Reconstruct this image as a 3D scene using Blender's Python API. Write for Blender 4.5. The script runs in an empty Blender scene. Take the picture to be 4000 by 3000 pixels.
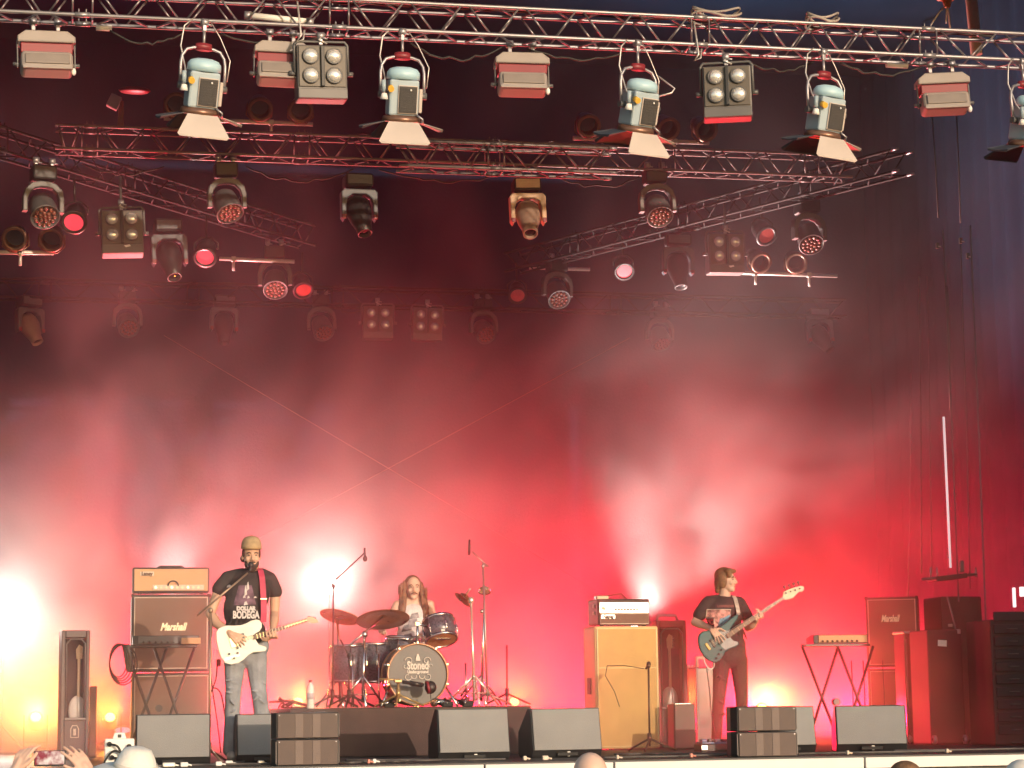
import bpy, bmesh, math, random
from mathutils import Vector, Matrix, Euler, Quaternion
from mathutils.bvhtree import BVHTree
random.seed(7)
R = math.radians
PI = math.pi
scene = bpy.context.scene
col = scene.collection

# ------------------------------------------------------------------ camera
YAW, PITCH, ROLL = R(11.3), R(8.4), R(0.75)
CAM = Vector((-3.49, -17.45, 0.48))
FWD = Vector((math.sin(YAW)*math.cos(PITCH), math.cos(YAW)*math.cos(PITCH), math.sin(PITCH)))
_r0 = Vector((math.cos(YAW), -math.sin(YAW), 0))
_u0 = _r0.cross(FWD)
RGT = _r0*math.cos(ROLL) - _u0*math.sin(ROLL)
UPV = _u0*math.cos(ROLL) + _r0*math.sin(ROLL)
cam_data = bpy.data.cameras.new('camera')
cam = bpy.data.objects.new('camera', cam_data)
col.objects.link(cam)
cam.matrix_world = Matrix(((RGT.x, UPV.x, -FWD.x, CAM.x), (RGT.y, UPV.y, -FWD.y, CAM.y),
                           (RGT.z, UPV.z, -FWD.z, CAM.z), (0, 0, 0, 1)))
cam_data.sensor_width = 36.0
cam_data.lens = 36.0*8400/4000
cam_data.clip_start, cam_data.clip_end = 0.1, 600
scene.camera = cam

# ------------------------------------------------------------------ sky, sun, exposure
SUN_EL, SUN_AZ = 7.0, 20.0      # low evening sun behind the audience, a little to the right
world = bpy.data.worlds.new('World')
scene.world = world
world.use_nodes = True
wn = world.node_tree
sky = wn.nodes.new('ShaderNodeTexSky')
sky.sky_type = 'NISHITA'
sky.sun_disc = False
sky.sun_elevation = R(SUN_EL)
sky.sun_rotation = R(180 - SUN_AZ)
wn.links.new(sky.outputs[0], wn.nodes['Background'].inputs[0])
wn.nodes['Background'].inputs[1].default_value = 0.15
sd = bpy.data.lights.new('sun', 'SUN')
sd.energy = 2.0
sd.angle = R(0.5)
sd.color = (1.0, 0.77, 0.57)
sun = bpy.data.objects.new('sun', sd)
col.objects.link(sun)
sv = Vector((math.sin(R(SUN_AZ))*math.cos(R(SUN_EL)), -math.cos(R(SUN_AZ))*math.cos(R(SUN_EL)), math.sin(R(SUN_EL))))
sun.rotation_euler = sv.to_track_quat('Z', 'Y').to_euler()
sun.location = sv*40
vs = scene.view_settings
vs.view_transform = 'Standard'
vs.look = 'None'
vs.exposure = 0.8
vs.gamma = 1.0
vs.use_curve_mapping = False
scene.cycles.use_denoising = True
scene.cycles.max_bounces = 6
scene.cycles.volume_bounces = 1
scene.cycles.volume_step_rate = 1.0
scene.cycles.sample_clamp_indirect = 4.0

# ------------------------------------------------------------------ pixel -> place helpers (4000 x 3000 photograph)
def _ray(px, py):
    return FWD + RGT*((px-2000)/8400.0) - UPV*((py-1500)/8400.0)
def atY(px, py, Y):
    d = _ray(px, py)
    return CAM + d*((Y-CAM.y)/d.y)
def atZ(px, py, Z):
    d = _ray(px, py)
    return CAM + d*((Z-CAM.z)/d.z)

# ------------------------------------------------------------------ materials
MATS = {}
def mat(name, c, rough=0.6, metal=0.0, var=0.12, scale=6.0, bump=0.0, bscale=60.0, emit=None, estr=0.0, coat=0.0, spec=0.5):
    if name in MATS: return MATS[name]
    m = bpy.data.materials.new(name)
    m.use_nodes = True
    nt = m.node_tree
    b = nt.nodes['Principled BSDF']
    b.inputs['Roughness'].default_value = rough
    b.inputs['Metallic'].default_value = metal
    b.inputs['Specular IOR Level'].default_value = spec
    b.inputs['Coat Weight'].default_value = coat
    tc = nt.nodes.new('ShaderNodeTexCoord')
    if var > 0:
        nz = nt.nodes.new('ShaderNodeTexNoise')
        nz.inputs['Scale'].default_value = scale
        nz.inputs['Detail'].default_value = 4
        cr = nt.nodes.new('ShaderNodeValToRGB')
        cr.color_ramp.elements[0].position = 0.3
        cr.color_ramp.elements[1].position = 0.7
        cr.color_ramp.elements[0].color = tuple(max(0, x*(1-var)) for x in c) + (1,)
        cr.color_ramp.elements[1].color = tuple(min(1, x*(1+var)) for x in c) + (1,)
        nt.links.new(tc.outputs['Object'], nz.inputs['Vector'])
        nt.links.new(nz.outputs['Fac'], cr.inputs['Fac'])
        nt.links.new(cr.outputs['Color'], b.inputs['Base Color'])
        mr = nt.nodes.new('ShaderNodeMapRange')
        mr.inputs['To Min'].default_value = max(0.03, rough-0.1)
        mr.inputs['To Max'].default_value = min(1.0, rough+0.1)
        nt.links.new(nz.outputs['Fac'], mr.inputs['Value'])
        nt.links.new(mr.outputs['Result'], b.inputs['Roughness'])
    else:
        b.inputs['Base Color'].default_value = tuple(c) + (1,)
    if bump > 0:
        n2 = nt.nodes.new('ShaderNodeTexNoise')
        n2.inputs['Scale'].default_value = bscale
        n2.inputs['Detail'].default_value = 3
        bp = nt.nodes.new('ShaderNodeBump')
        bp.inputs['Strength'].default_value = bump
        bp.inputs['Distance'].default_value = 0.01
        nt.links.new(tc.outputs['Object'], n2.inputs['Vector'])
        nt.links.new(n2.outputs['Fac'], bp.inputs['Height'])
        nt.links.new(bp.outputs['Normal'], b.inputs['Normal'])
    if emit:
        b.inputs['Emission Color'].default_value = tuple(emit) + (1,)
        b.inputs['Emission Strength'].default_value = estr
    MATS[name] = m
    return m

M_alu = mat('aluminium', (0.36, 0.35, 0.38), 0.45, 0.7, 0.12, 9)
M_aludark = mat('dark aluminium', (0.17, 0.15, 0.15), 0.5, 0.6, 0.2, 9)  # darker, rougher metal than the front truss
M_trussblack = mat('blackish truss', (0.022, 0.020, 0.022), 0.7, 0.0, 0.3, 9, spec=0.25)  # near-black, dull material of the slanting and farthest trusses
M_black = mat('black paint', (0.022, 0.022, 0.025), 0.5, 0, 0.2, 5)
M_blackmetal = mat('black powder coat', (0.035, 0.034, 0.036), 0.42, 0.2, 0.2, 7)
M_grey = mat('grey housing', (0.115, 0.11, 0.112), 0.5, 0.1, 0.1, 5)
M_midgrey = mat('mid grey housing', (0.11, 0.11, 0.115), 0.45, 0.1, 0.12, 5)
M_chrome = mat('chrome', (0.82, 0.82, 0.83), 0.14, 1.0, 0.05, 9)
M_white = mat('white paint', (0.78, 0.77, 0.75), 0.5, 0, 0.05, 4)
M_rubber = mat('black rubber', (0.018, 0.018, 0.019), 0.75, 0, 0.2, 9)
M_drape = mat('black stage molton', (0.012, 0.030, 0.075), 0.95, 0, 0.15, 1.2, 0.3, 25, spec=0.05)
M_navy = mat('dark navy canvas', (0.014, 0.032, 0.072), 0.95, 0, 0.15, 1.2, 0.3, 25, spec=0.05)
M_deck = mat('black stage deck', (0.055, 0.052, 0.052), 0.55, 0, 0.3, 2.5, 0.2, 90)

# ------------------------------------------------------------------ mesh helpers
def frame_from(zdir, hint=Vector((0, 0, 1))):
    z = Vector(zdir).normalized()
    h = Vector(hint)
    if abs(z.dot(h)) > 0.98: h = Vector((0, 1, 0))
    x = h.cross(z).normalized()
    y = z.cross(x)
    return Matrix((x, y, z)).transposed()

class MB:
    def __init__(s): s.bm = bmesh.new()
    def box(s, c, size, rot=None, bev=0.0, seg=2):
        hx, hy, hz = size[0]/2, size[1]/2, size[2]/2
        vs_ = []
        Mr = rot.to_matrix() if isinstance(rot, (Euler, Quaternion)) else rot
        for x in (-hx, hx):
            for y in (-hy, hy):
                for z in (-hz, hz):
                    v = Vector((x, y, z))
                    if Mr is not None: v = Mr @ v
                    vs_.append(s.bm.verts.new(v + Vector(c)))
        fs = []
        for f in ((0,1,3,2),(4,6,7,5),(0,4,5,1),(2,3,7,6),(0,2,6,4),(1,5,7,3)):
            fs.append(s.bm.faces.new([vs_[i] for i in f]))
        if bev > 0:
            ed = list({e for f in fs for e in f.edges})
            bmesh.ops.bevel(s.bm, geom=ed, offset=min(bev, 0.45*min(size)), segments=seg, affect='EDGES', profile=0.5)
        return s
    def tube(s, a, b, r, r2=None, n=8, cap=True):
        return s.path([a, b], [r, r if r2 is None else r2], n, cap)
    def path(s, pts, r, n=8, cap=True, closed=False):
        pts = [Vector(p) for p in pts]
        k = len(pts)
        rs = r if isinstance(r, (list, tuple)) else [r]*k
        rings = []
        prev = None
        for i, p in enumerate(pts):
            if closed: t = pts[(i+1) % k] - pts[i-1]
            elif i == 0: t = pts[1]-pts[0]
            elif i == k-1: t = pts[-1]-pts[-2]
            else: t = (pts[i+1]-p).normalized() + (p-pts[i-1]).normalized()
            if t.length < 1e-9: t = Vector((0, 0, 1))
            t.normalize()
            if prev is None:
                m = frame_from(t)
                x = Vector(m.col[0])
            else:
                x = (prev - t*prev.dot(t))
                if x.length < 1e-6: x = Vector(frame_from(t).col[0])
                x.normalize()
            prev = x
            y = t.cross(x)
            rings.append([s.bm.verts.new(p + (x*math.cos(2*PI*j/n) + y*math.sin(2*PI*j/n))*rs[i]) for j in range(n)])
        rng = range(k) if closed else range(k-1)
        for i in rng:
            A, B = rings[i], rings[(i+1) % k]
            for j in range(n):
                f = s.bm.faces.new((A[j], A[(j+1) % n], B[(j+1) % n], B[j])); f.smooth = n > 5
        if cap and not closed:
            s.bm.faces.new(list(reversed(rings[0])))
            s.bm.faces.new(rings[-1])
        return s
    def lathe(s, prof, c=(0,0,0), rot=None, n=24, sx=1, sy=1):
        Mr = rot.to_matrix() if isinstance(rot, (Euler, Quaternion)) else rot
        rings = []
        for (r, z) in prof:
            if r < 1e-6:
                v = Vector((0, 0, z))
                if Mr is not None: v = Mr @ v
                rings.append([s.bm.verts.new(v+Vector(c))])
            else:
                ring = []
                for j in range(n):
                    v = Vector((r*sx*math.cos(2*PI*j/n), r*sy*math.sin(2*PI*j/n), z))
                    if Mr is not None: v = Mr @ v
                    ring.append(s.bm.verts.new(v+Vector(c)))
                rings.append(ring)
        for A, B in zip(rings, rings[1:]):
            for j in range(n):
                a0, a1 = A[j % len(A)], A[(j+1) % len(A)]
                b0, b1 = B[j % len(B)], B[(j+1) % len(B)]
                q = [a0]
                if a1 is not a0: q.append(a1)
                if b1 is not a0 and b1 not in q: q.append(b1)
                if b0 not in q: q.append(b0)
                if len(q) > 2:
                    f = s.bm.faces.new(q); f.smooth = True
        return s
    def ell(s, c, r, rot=None, n=16, m=10):
        if not isinstance(r, (tuple, list, Vector)): r = (r, r, r)
        Mr = rot.to_matrix() if isinstance(rot, (Euler, Quaternion)) else rot
        prof = [(math.sin(PI*i/m), -math.cos(PI*i/m)) for i in range(m+1)]
        S = Matrix.Diagonal(Vector(r))
        s.lathe([(a if a > 1e-5 else 0, z) for a, z in prof], c, (Mr @ S) if Mr is not None else S, n)
        return s
    def cone(s, a, b, r1, r2, n=12):
        a, b = Vector(a), Vector(b)
        d = b-a
        L = d.length
        if L < 1e-6: return s.ell(a, max(r1, r2), None, n, 8)
        pr = []
        for i in range(5):
            t = -PI/2 + (PI/2)*i/4
            pr.append((r1*math.cos(t) if i else 0, r1*math.sin(t)))
        for i in range(5):
            t = (PI/2)*i/4
            pr.append((r2*math.cos(t) if i < 4 else 0, L+r2*math.sin(t)))
        s.lathe(pr, a, frame_from(d), n)
        return s
    def prism(s, pts, off, bev=0.0, seg=2):
        """closed outline (3-D points, planar) extruded by vector off"""
        off = Vector(off)
        A = [s.bm.verts.new(Vector(p)) for p in pts]
        B = [s.bm.verts.new(Vector(p)+off) for p in pts]
        k = len(pts)
        fs = [s.bm.faces.new(A), s.bm.faces.new(list(reversed(B)))]
        for i in range(k):
            fs.append(s.bm.faces.new((A[(i+1) % k], A[i], B[i], B[(i+1) % k])))
        bmesh.ops.recalc_face_normals(s.bm, faces=fs)
        if bev > 0:
            ed = [e for f in fs[:2] for e in f.edges]
            bmesh.ops.bevel(s.bm, geom=ed, offset=bev, segments=seg, affect='EDGES', profile=0.5)
        return s
    def quad(s, a, b, c, d):
        s.bm.faces.new([s.bm.verts.new(Vector(p)) for p in (a, b, c, d)])
        return s
    def mesh(s, name, m=None, recalc=True):
        if recalc: bmesh.ops.recalc_face_normals(s.bm, faces=s.bm.faces)
        me = bpy.data.meshes.new(name)
        s.bm.to_mesh(me)
        s.bm.free()
        if m:
            for x in (m if isinstance(m, (list, tuple)) else [m]): me.materials.append(x)
        return me
    def build(s, name, m, parent=None, label=None, M=None):
        return add(name, s.mesh(name, m), parent, label, M)

def add(name, me, parent=None, label=None, M=None):
    o = bpy.data.objects.new(name, me)
    col.objects.link(o)
    if parent: o.parent = parent
    if M is not None: o.matrix_local = M
    if label: o['label'] = label
    return o

def tag(o, label=None, cat=None, group=None, kind=None):
    if label: o['label'] = label
    if cat: o['category'] = cat
    if group: o['group'] = group
    if kind: o['kind'] = kind
    return o

def thing(name, label, cat, loc=(0,0,0), rot=(0,0,0), group=None):
    o = bpy.data.objects.new(name, None)
    o.empty_display_size = 0.1
    col.objects.link(o)
    o.location = loc
    o.rotation_euler = rot
    return tag(o, label, cat, group)

KIDS = {}
def copy_tree(o, parent=None):
    c = o.copy()
    col.objects.link(c)
    if parent: c.parent = parent
    for ch in [x for x in col.objects if x.parent == o]:
        copy_tree(ch, c)
    return c

def text_mesh(name, txt, size, m, shear=0.0, extrude=0.002, width=None, bold=0.0, spacing=1.0):
    cu = bpy.data.curves.new(name, 'FONT')
    cu.body = txt
    cu.size = size
    cu.shear = shear
    cu.extrude = extrude
    cu.offset = bold
    cu.space_character = spacing
    cu.align_x = 'CENTER'
    cu.align_y = 'CENTER'
    cu.resolution_u = 3
    o = bpy.data.objects.new(name, cu)
    col.objects.link(o)
    dg = bpy.context.evaluated_depsgraph_get()
    me = bpy.data.meshes.new_from_object(o.evaluated_get(dg))
    bpy.data.objects.remove(o)
    me.name = name
    if width:
        xs = [v.co.x for v in me.vertices]
        w = max(xs)-min(xs)
        me.transform(Matrix.Diagonal(Vector((width/w, 1, 1, 1))))
    me.materials.clear()
    me.materials.append(m)
    return me
STAND_UP = Matrix.Rotation(PI/2, 4, 'X')     # text drawn in XY -> standing, facing -Y

def put_text(name, txt, size, m, pos, parent, shear=0.0, width=None, rot=None, bold=0.0, extrude=0.002):
    me = text_mesh(name, txt, size, m, shear, extrude, width, bold)
    M = Matrix.Translation(Vector(pos)) @ (rot if rot is not None else STAND_UP)
    return add(name, me, parent, None, M)
SMOKE_OFF = (7.7, 2.0, 5.2)
def LAMPS():
    # white lamps shining up through the smoke
    lampat(10, 2420, 8.0, 'w', 280, (-0.1, -1, 0.1), spot=100, blend=0.8, size=0.12, label='white lamp glaring in the smoke at the far left of the stage')
    lampat(690, 2420, 9.0, 'w', 1300, (-0.10, -0.4, 1), spot=84, blend=1.0, label='white uplight hidden behind the guitar amplifier stack')
    lampat(1290, 2285, 9.0, 'w', 230, (-0.15, -1, 0.1), spot=84, blend=0.8, size=0.12, color=(0.97, 0.95, 0.84), label='white lamp glaring beside the drummer, left of the crash cymbal')
    lampat(2490, 2450, 9.0, 'w', 4200, (0.30, -0.45, 1), spot=94, blend=1.0, label='white uplight behind the tall yellow bass cabinet')
    # amber lamps low on the deck
    A = (0, -0.9, 0.45)
    lampat(140, 2800, 7.0, 'o', 230, A, spot=110, blend=0.8, lensr=.06, label='amber floor lamp left of the open guitar case')
    lampat(430, 2800, 8.0, 'o', 110, A, spot=110, blend=0.8, lensr=.06, label='amber floor lamp between guitar case and amplifier stack')
    lampat(1165, 2740, 8.5, 'o', 150, A, spot=110, blend=0.8, lensr=.06, label='amber floor lamp behind the singer, left of the drum riser')
    lampat(2010, 2740, 9.0, 'o', 90, A, spot=110, blend=0.8, lensr=.06, label='amber floor lamp right of the drum kit')
    lampat(2980, 2765, 7.5, 'o', 300, A, spot=110, blend=0.8, lensr=.06, label='amber floor lamp behind the bassist')
    # red washes, aimed low towards the audience
    for (px, Y, e, aim, sp, lab) in ((480, 10.0, 4600, (0.0, -0.45, 1), 84, 'red floor wash behind the open guitar case at far left'),
                        (950, 11.0, 1700, (0.0, -1, 0.3), 120, 'red floor wash behind the singer'),
                        (1850, 11.0, 1200, (0.0, -1, 0.15), 110, 'red floor wash right of the drum kit'),
                        (2330, 10.5, 1800, (0.1, -1, 0.25), 115, 'red floor wash left of the yellow bass cabinet'),
                        (2950, 10.5, 1900, (0.0, -1, 0.45), 120, 'red floor wash far behind the bassist'),
                        (3330, 8.6, 700, (-0.2, -1, 0.2), 120, 'red floor wash behind the right keyboard')):
        lampat(px, 2850, Y, 'r', e, aim, spot=sp, blend=1.0, label=lab)
def SMOKE():
    smoke_box((0.6, 6.35, 4.85), (15.1, 13.3, 9.64), 'smoke', 0.22, 0.42, 0.60, 0.6, 2.0)
# ================================================================== SETTING
LIPY = -0.40
GZ = -1.35
def struct(name, me): return tag(add(name, me), kind='structure')

# ground in front of and under the stage
g = MB(); g.quad((-150, -220, GZ), (150, -220, GZ), (150, 150, GZ), (-150, 150, GZ))
struct('ground', g.mesh('ground', mat('trodden grass', (0.10, 0.085, 0.05), 0.95, 0, 0.35, 1.5, 0.4, 8)))
g = MB(); g.box((0.8, 6.6, -0.075), (22, 13.9, 0.15))
struct('stage_floor', g.mesh('stage_floor', M_deck))
g = MB(); g.box((0.8, 6.7, -0.75), (22, 13.6, 1.19))
struct('stage_base', g.mesh('stage_base', M_drape))

# pleated black drapes
def drape_mesh(a, b, z0, z1, amp, wl, dirn, m, nz=6):
    a, b = Vector(a), Vector(b)
    L = (b-a).length
    t = (b-a)/L
    n = int(L/wl*8)
    mb = MB()
    dirn = Vector(dirn)
    cols_ = []
    for i in range(n+1):
        s_ = L*i/n
        ph = s_/wl*2*PI
        cc = []
        for j in range(nz+1):
            z = z0 + (z1-z0)*j/nz
            w = amp*(math.sin(ph + 0.6*math.sin(s_*0.9) + 0.25*math.sin(j*1.1)) + 0.4*math.sin(ph*0.43+1.3))
            cc.append(mb.bm.verts.new(a + t*s_ + dirn*w + Vector((0, 0, z))))
        cols_.append(cc)
    for A, B in zip(cols_, cols_[1:]):
        for j in range(nz):
            f = mb.bm.faces.new((A[j], B[j], B[j+1], A[j+1])); f.smooth = True
    return mb
BACKY = 13.2
d = drape_mesh((-10, BACKY, 0), (12, BACKY, 0), 0.0, 10.0, 0.012, 0.9, (0, 1, 0), M_drape)
o = d.build('back_drape', M_drape)
tag(o, 'tall black pleated drape across the whole back of the stage', 'drape')
d = drape_mesh((8.2, 0.6, 0), (8.2, 13.4, 0), 0.0, 10.0, 0.05, 0.5, (1, 0, 0), M_drape)
o = d.build('side_drape', M_navy); tag(o, 'dark navy drape closing the right wing of the stage', 'drape')
d = drape_mesh((-7.4, 0.6, 0), (-7.4, 13.4, 0), 0.0, 10.0, 0.05, 0.5, (1, 0, 0), M_drape)
o = d.build('side_drape', M_navy); tag(o, 'black drape closing the left wing of the stage, beyond the frame', 'drape')
g = MB(); g.box((0.8, 6.8, 10.1), (22, 14.6, 0.12))
g.box((0.8, -0.75, 8.30), (24, 0.10, 3.40))  # unseen front header, added to keep the sun off the upper back
struct('stage_roof_with_shade_header', g.mesh('stage_roof_with_shade_header', M_navy))
t = thing('added_shade_wing', 'unseen black loudspeaker wing added to shade the right end of the stage, beyond the frame', 'speaker tower', (7.4, -2.2, GZ))  # unseen wing, added to throw shade on the right side of the stage
g = MB(); g.box((0, 0, 4.5), (3.0, 1.2, 9.0), bev=0.05); g.build('cover', M_drape, t)
for i in range(8):
    g = MB(); g.box((0, -0.62, 0.8+i*1.05), (2.6, 0.05, 0.98), bev=0.02); g.build('speaker_panel', M_blackmetal, t)

# white edge of the stage front, three pieces with gaps
M_lip = mat('white fascia boards', (0.74, 0.71, 0.69), 0.55, 0, 0.06, 3)
xs = [-9.0, atY(1890, 2985, LIPY).x, atY(2395, 2985, LIPY).x, atY(3372, 2975, LIPY).x, 11.0]
for i in range(4):
    g = MB(); g.box(((xs[i]+xs[i+1])/2, LIPY-0.02, -0.055), (xs[i+1]-xs[i]-0.016, 0.04, 0.088), bev=0.005)
    o = g.build('stage_edge_board', M_lip)
    tag(o, ['white edge board along the left front of the stage', 'short white edge board under the middle of the stage front',
            'white edge board below the yellow speaker cabinet and bassist', 'white edge board along the right end of the stage front'][i], 'edge board', 'white boards along the stage edge')

# ------------------------------------------------------------------ coloured stage lamps
M_lens_w = mat('lit white lens', (1, 1, 1), 0.3, 0, 0, emit=(1.0, 0.93, 0.8), estr=8)
M_lens_o = mat('lit amber lens', (1, .8, .4), 0.3, 0, 0, emit=(1.0, 0.62, 0.18), estr=3)
M_lens_r = mat('lit red lens', (1, .2, .2), 0.3, 0, 0, emit=(1.0, 0.05, 0.09), estr=4)
def floor_lamp(X, Y, Z, kind, energy, aim, spot=None, blend=0.6, color=None, label='', size=0.1, cat='floor light', lensr=0.1):
    """a short stage lamp on the deck, body tilted to its aim, with its own light"""
    t = thing('floor_light', label, cat, (X, Y, 0), (0, 0, 0), 'lamps along the back of the stage')
    aim = Vector(aim).normalized()
    q = frame_from(aim)
    c = Vector((0, 0, Z))
    b = MB(); b.lathe([(0, -0.16), (0.09, -0.16), (lensr+.02, -0.02), (lensr+.02, 0.0), (lensr, 0.0), (lensr, -0.01)], c, q, 16)
    b.build('housing', M_blackmetal, t)
    b = MB(); b.lathe([(0, -0.012), (lensr-.002, -0.012)], c, q, 20)
    b.build('lens', {'w': M_lens_w, 'o': M_lens_o, 'r': M_lens_r}[kind], t)
    b = MB()
    if Z > 0.5:
        b.tube((0, 0.06, 0.0), (0, 0.06, Z), 0.018)
        for k in range(3):
            a_ = k*2*PI/3+.4
            b.tube((0, 0.06, 0.30), (0.28*math.cos(a_), 0.06+0.28*math.sin(a_), 0.012), 0.012)
        b.build('stand', M_blackmetal, t)
    else:
        b.box((0, 0, 0.025), (0.26, 0.22, 0.05), bev=0.01)
        b.box((-0.125, 0, Z*0.55), (0.015, 0.05, Z*1.0))
        b.box((0.125, 0, Z*0.55), (0.015, 0.05, Z*1.0))
        b.build('base', M_blackmetal, t)
    ld = bpy.data.lights.new('lamp_glow', 'SPOT' if spot else 'POINT')
    ld.energy = energy*0.80
    ld.color = color or {'w': (1.0, 0.88, 0.78), 'o': (1.0, 0.33, 0.04), 'r': (1.0, 0.008, 0.052)}[kind]
    ld.shadow_soft_size = size
    if spot:
        ld.spot_size = R(spot); ld.spot_blend = blend
    lo = bpy.data.objects.new('lamp_glow', ld)
    col.objects.link(lo)
    lo.parent = t
    lo.location = c + aim*(0.06 + size*0.6)
    lo.rotation_euler = (-aim).to_track_quat('Z', 'Y').to_euler()
    return t

def lampat(px, py, Y, kind, e, aim, **kw):
    p = atY(px, py, Y)
    return floor_lamp(p.x, Y, max(0.16, p.z), kind, e, aim, **kw)

LAMPS()

# ------------------------------------------------------------------ smoke: pale volume, uneven density
def smoke_box(c, size, name, base, thr0, thr1, nscale, zfall):
    b = MB(); b.box(c, size)
    m = bpy.data.materials.new('stage smoke')
    m.use_nodes = True
    nt = m.node_tree
    for n in list(nt.nodes):
        if n.type == 'BSDF_PRINCIPLED': nt.nodes.remove(n)
    out = [n for n in nt.nodes if n.type == 'OUTPUT_MATERIAL'][0]
    pv = nt.nodes.new('ShaderNodeVolumePrincipled')
    pv.inputs['Color'].default_value = (0.95, 0.93, 0.93, 1)
    pv.inputs['Anisotropy'].default_value = 0.66
    nt.links.new(pv.outputs[0], out.inputs['Volume'])
    geo = nt.nodes.new('ShaderNodeNewGeometry')
    nz = nt.nodes.new('ShaderNodeTexNoise')
    nz.inputs['Scale'].default_value = nscale
    nz.inputs['Detail'].default_value = 2.5
    nz.inputs['Roughness'].default_value = 0.55
    nz.inputs['Distortion'].default_value = 0.6
    mp = nt.nodes.new('ShaderNodeMapping')
    mp.inputs['Scale'].default_value = (1.0, 0.35, 0.85)
    mp.inputs['Location'].default_value = SMOKE_OFF
    nt.links.new(geo.outputs['Position'], mp.inputs['Vector'])
    nt.links.new(mp.outputs['Vector'], nz.inputs['Vector'])
    mr = nt.nodes.new('ShaderNodeMapRange')
    mr.inputs['From Min'].default_value = thr0
    mr.inputs['From Max'].default_value = thr1
    mr.inputs['To Min'].default_value = 0.15
    mr.inputs['To Max'].default_value = 1.0
    nt.links.new(nz.outputs['Fac'], mr.inputs['Value'])
    sep = nt.nodes.new('ShaderNodeSeparateXYZ')
    nt.links.new(geo.outputs['Position'], sep.inputs[0])
    zd = nt.nodes.new('ShaderNodeMath'); zd.operation = 'DIVIDE'; zd.inputs[1].default_value = -zfall
    nt.links.new(sep.outputs['Z'], zd.inputs[0])
    ze = nt.nodes.new('ShaderNodeMath'); ze.operation = 'EXPONENT'
    nt.links.new(zd.outputs[0], ze.inputs[0])
    zr = nt.nodes.new('ShaderNodeMath'); zr.operation = 'ADD'; zr.inputs[1].default_value = 0.05
    nt.links.new(ze.outputs[0], zr.inputs[0])
    mu = nt.nodes.new('ShaderNodeMath'); mu.operation = 'MULTIPLY'
    nt.links.new(mr.outputs['Result'], mu.inputs[0]); nt.links.new(zr.outputs[0], mu.inputs[1])
    yr = nt.nodes.new('ShaderNodeMapRange')
    yr.inputs['From Min'].default_value = 0.8
    yr.inputs['From Max'].default_value = 4.0
    yr.inputs['To Min'].default_value = 0.42
    yr.inputs['To Max'].default_value = 1.0
    nt.links.new(sep.outputs['Y'], yr.inputs['Value'])
    my = nt.nodes.new('ShaderNodeMath'); my.operation = 'MULTIPLY'
    nt.links.new(mu.outputs[0], my.inputs[0]); nt.links.new(yr.outputs['Result'], my.inputs[1])
    mu = my
    m2 = nt.nodes.new('ShaderNodeMath'); m2.operation = 'MULTIPLY'
    m2.inputs[1].default_value = base
    nt.links.new(mu.outputs[0], m2.inputs[0])
    nt.links.new(m2.outputs[0], pv.inputs['Density'])
    try: m.cycles.volume_step_rate = 0.35
    except Exception: pass
    o = b.build(name, m)
    o.data.materials[0] = m
    return tag(o, kind='stuff')
SMOKE()
# ================================================================== TRUSSES
CH_R, BR_R = 0.0165, 0.0085
_seg_cache = {}
def rod(name, a, b, r, m, parent, n=8):
    """one straight tube as its own object; alike lengths share a mesh"""
    a, b = Vector(a), Vector(b)
    L = (b-a).length
    key = (round(L, 2), r, m.name, n)
    if key not in _seg_cache:
        k = MB(); k.tube((0, 0, 0), (0, 0, 1), r, n=n)
        _seg_cache[key] = k.mesh(name, m)
    M = Matrix.Translation(a) @ frame_from(b-a).to_4x4() @ Matrix.Diagonal((1, 1, L, 1))
    return add(name, _seg_cache[key], parent, None, M)

def truss(name, label, a, b, m, joints, per=0.53, w=0.245, h=0.245, faces='fbtr', verts_dx=0.16, skipm=None, ends=True, mbr=None):
    """box truss from a to b (bottom front chord line); joints = distances along where modules meet"""
    a, b = Vector(a), Vector(b)
    ax = (b-a).normalized()
    up = Vector((0, 0, 1))
    back = up.cross(ax).normalized()
    L = (b-a).length
    t = thing(name, label, 'truss', a, group=None)
    off = [Vector((0, 0, 0)), back*w, up*h, back*w+up*h]      # bf, bb, tf, tb
    for o_ in off:
        rod('chord', o_, o_+ax*L, CH_R, m, t, 10)
    js = sorted([j for j in joints if 0 < j < L])
    bounds = [0]+js+[L]
    pairs = {'f': (0, 2), 'b': (0, 1), 't': (2, 3), 'r': (1, 3)}
    mb_ = mbr or m
    for i in range(len(bounds)-1):
        s0, s1 = bounds[i], bounds[i+1]
        s0 = s0 + (verts_dx/2 if i > 0 else 0.0)
        s1 = s1 - (verts_dx/2 if i < len(bounds)-2 else 0.0)
        n = max(1, round((s1-s0)/per))
        p = (s1-s0)/n
        g_ = 0.03
        for f in faces:
            A, B = off[pairs[f][0]], off[pairs[f][1]]
            for k in range(n):
                x0 = s0+k*p
                rod('brace', B+ax*(x0+g_), A+ax*(x0+p/2-g_), BR_R, mb_, t, 6)
                rod('brace', A+ax*(x0+p/2+g_), B+ax*(x0+p-g_), BR_R, mb_, t, 6)
    for j in js:
        for dx in (-verts_dx/2, verts_dx/2):
            for f in 'fb':
                A, B = off[pairs[f][0]], off[pairs[f][1]]
                rod('brace', A+ax*(j+dx), B+ax*(j+dx), BR_R, mb_, t, 6)
        for o_ in off:
            k = MB(); k.tube(o_+ax*(j-0.06), o_+ax*(j+0.06), CH_R*1.35, n=10)
            k.tube(o_+ax*(j-0.03)+up*0.02, o_+ax*(j-0.03)+up*0.05, 0.006, n=6)
            k.tube(o_+ax*(j+0.03)+up*0.02, o_+ax*(j+0.03)+up*0.05, 0.006, n=6)
            k.build('coupler', M_alu if m is M_alu else m, t)
    return t
FY, FZ = -0.09, 6.1
fl = atZ(-160, 26, FZ).x
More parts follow.
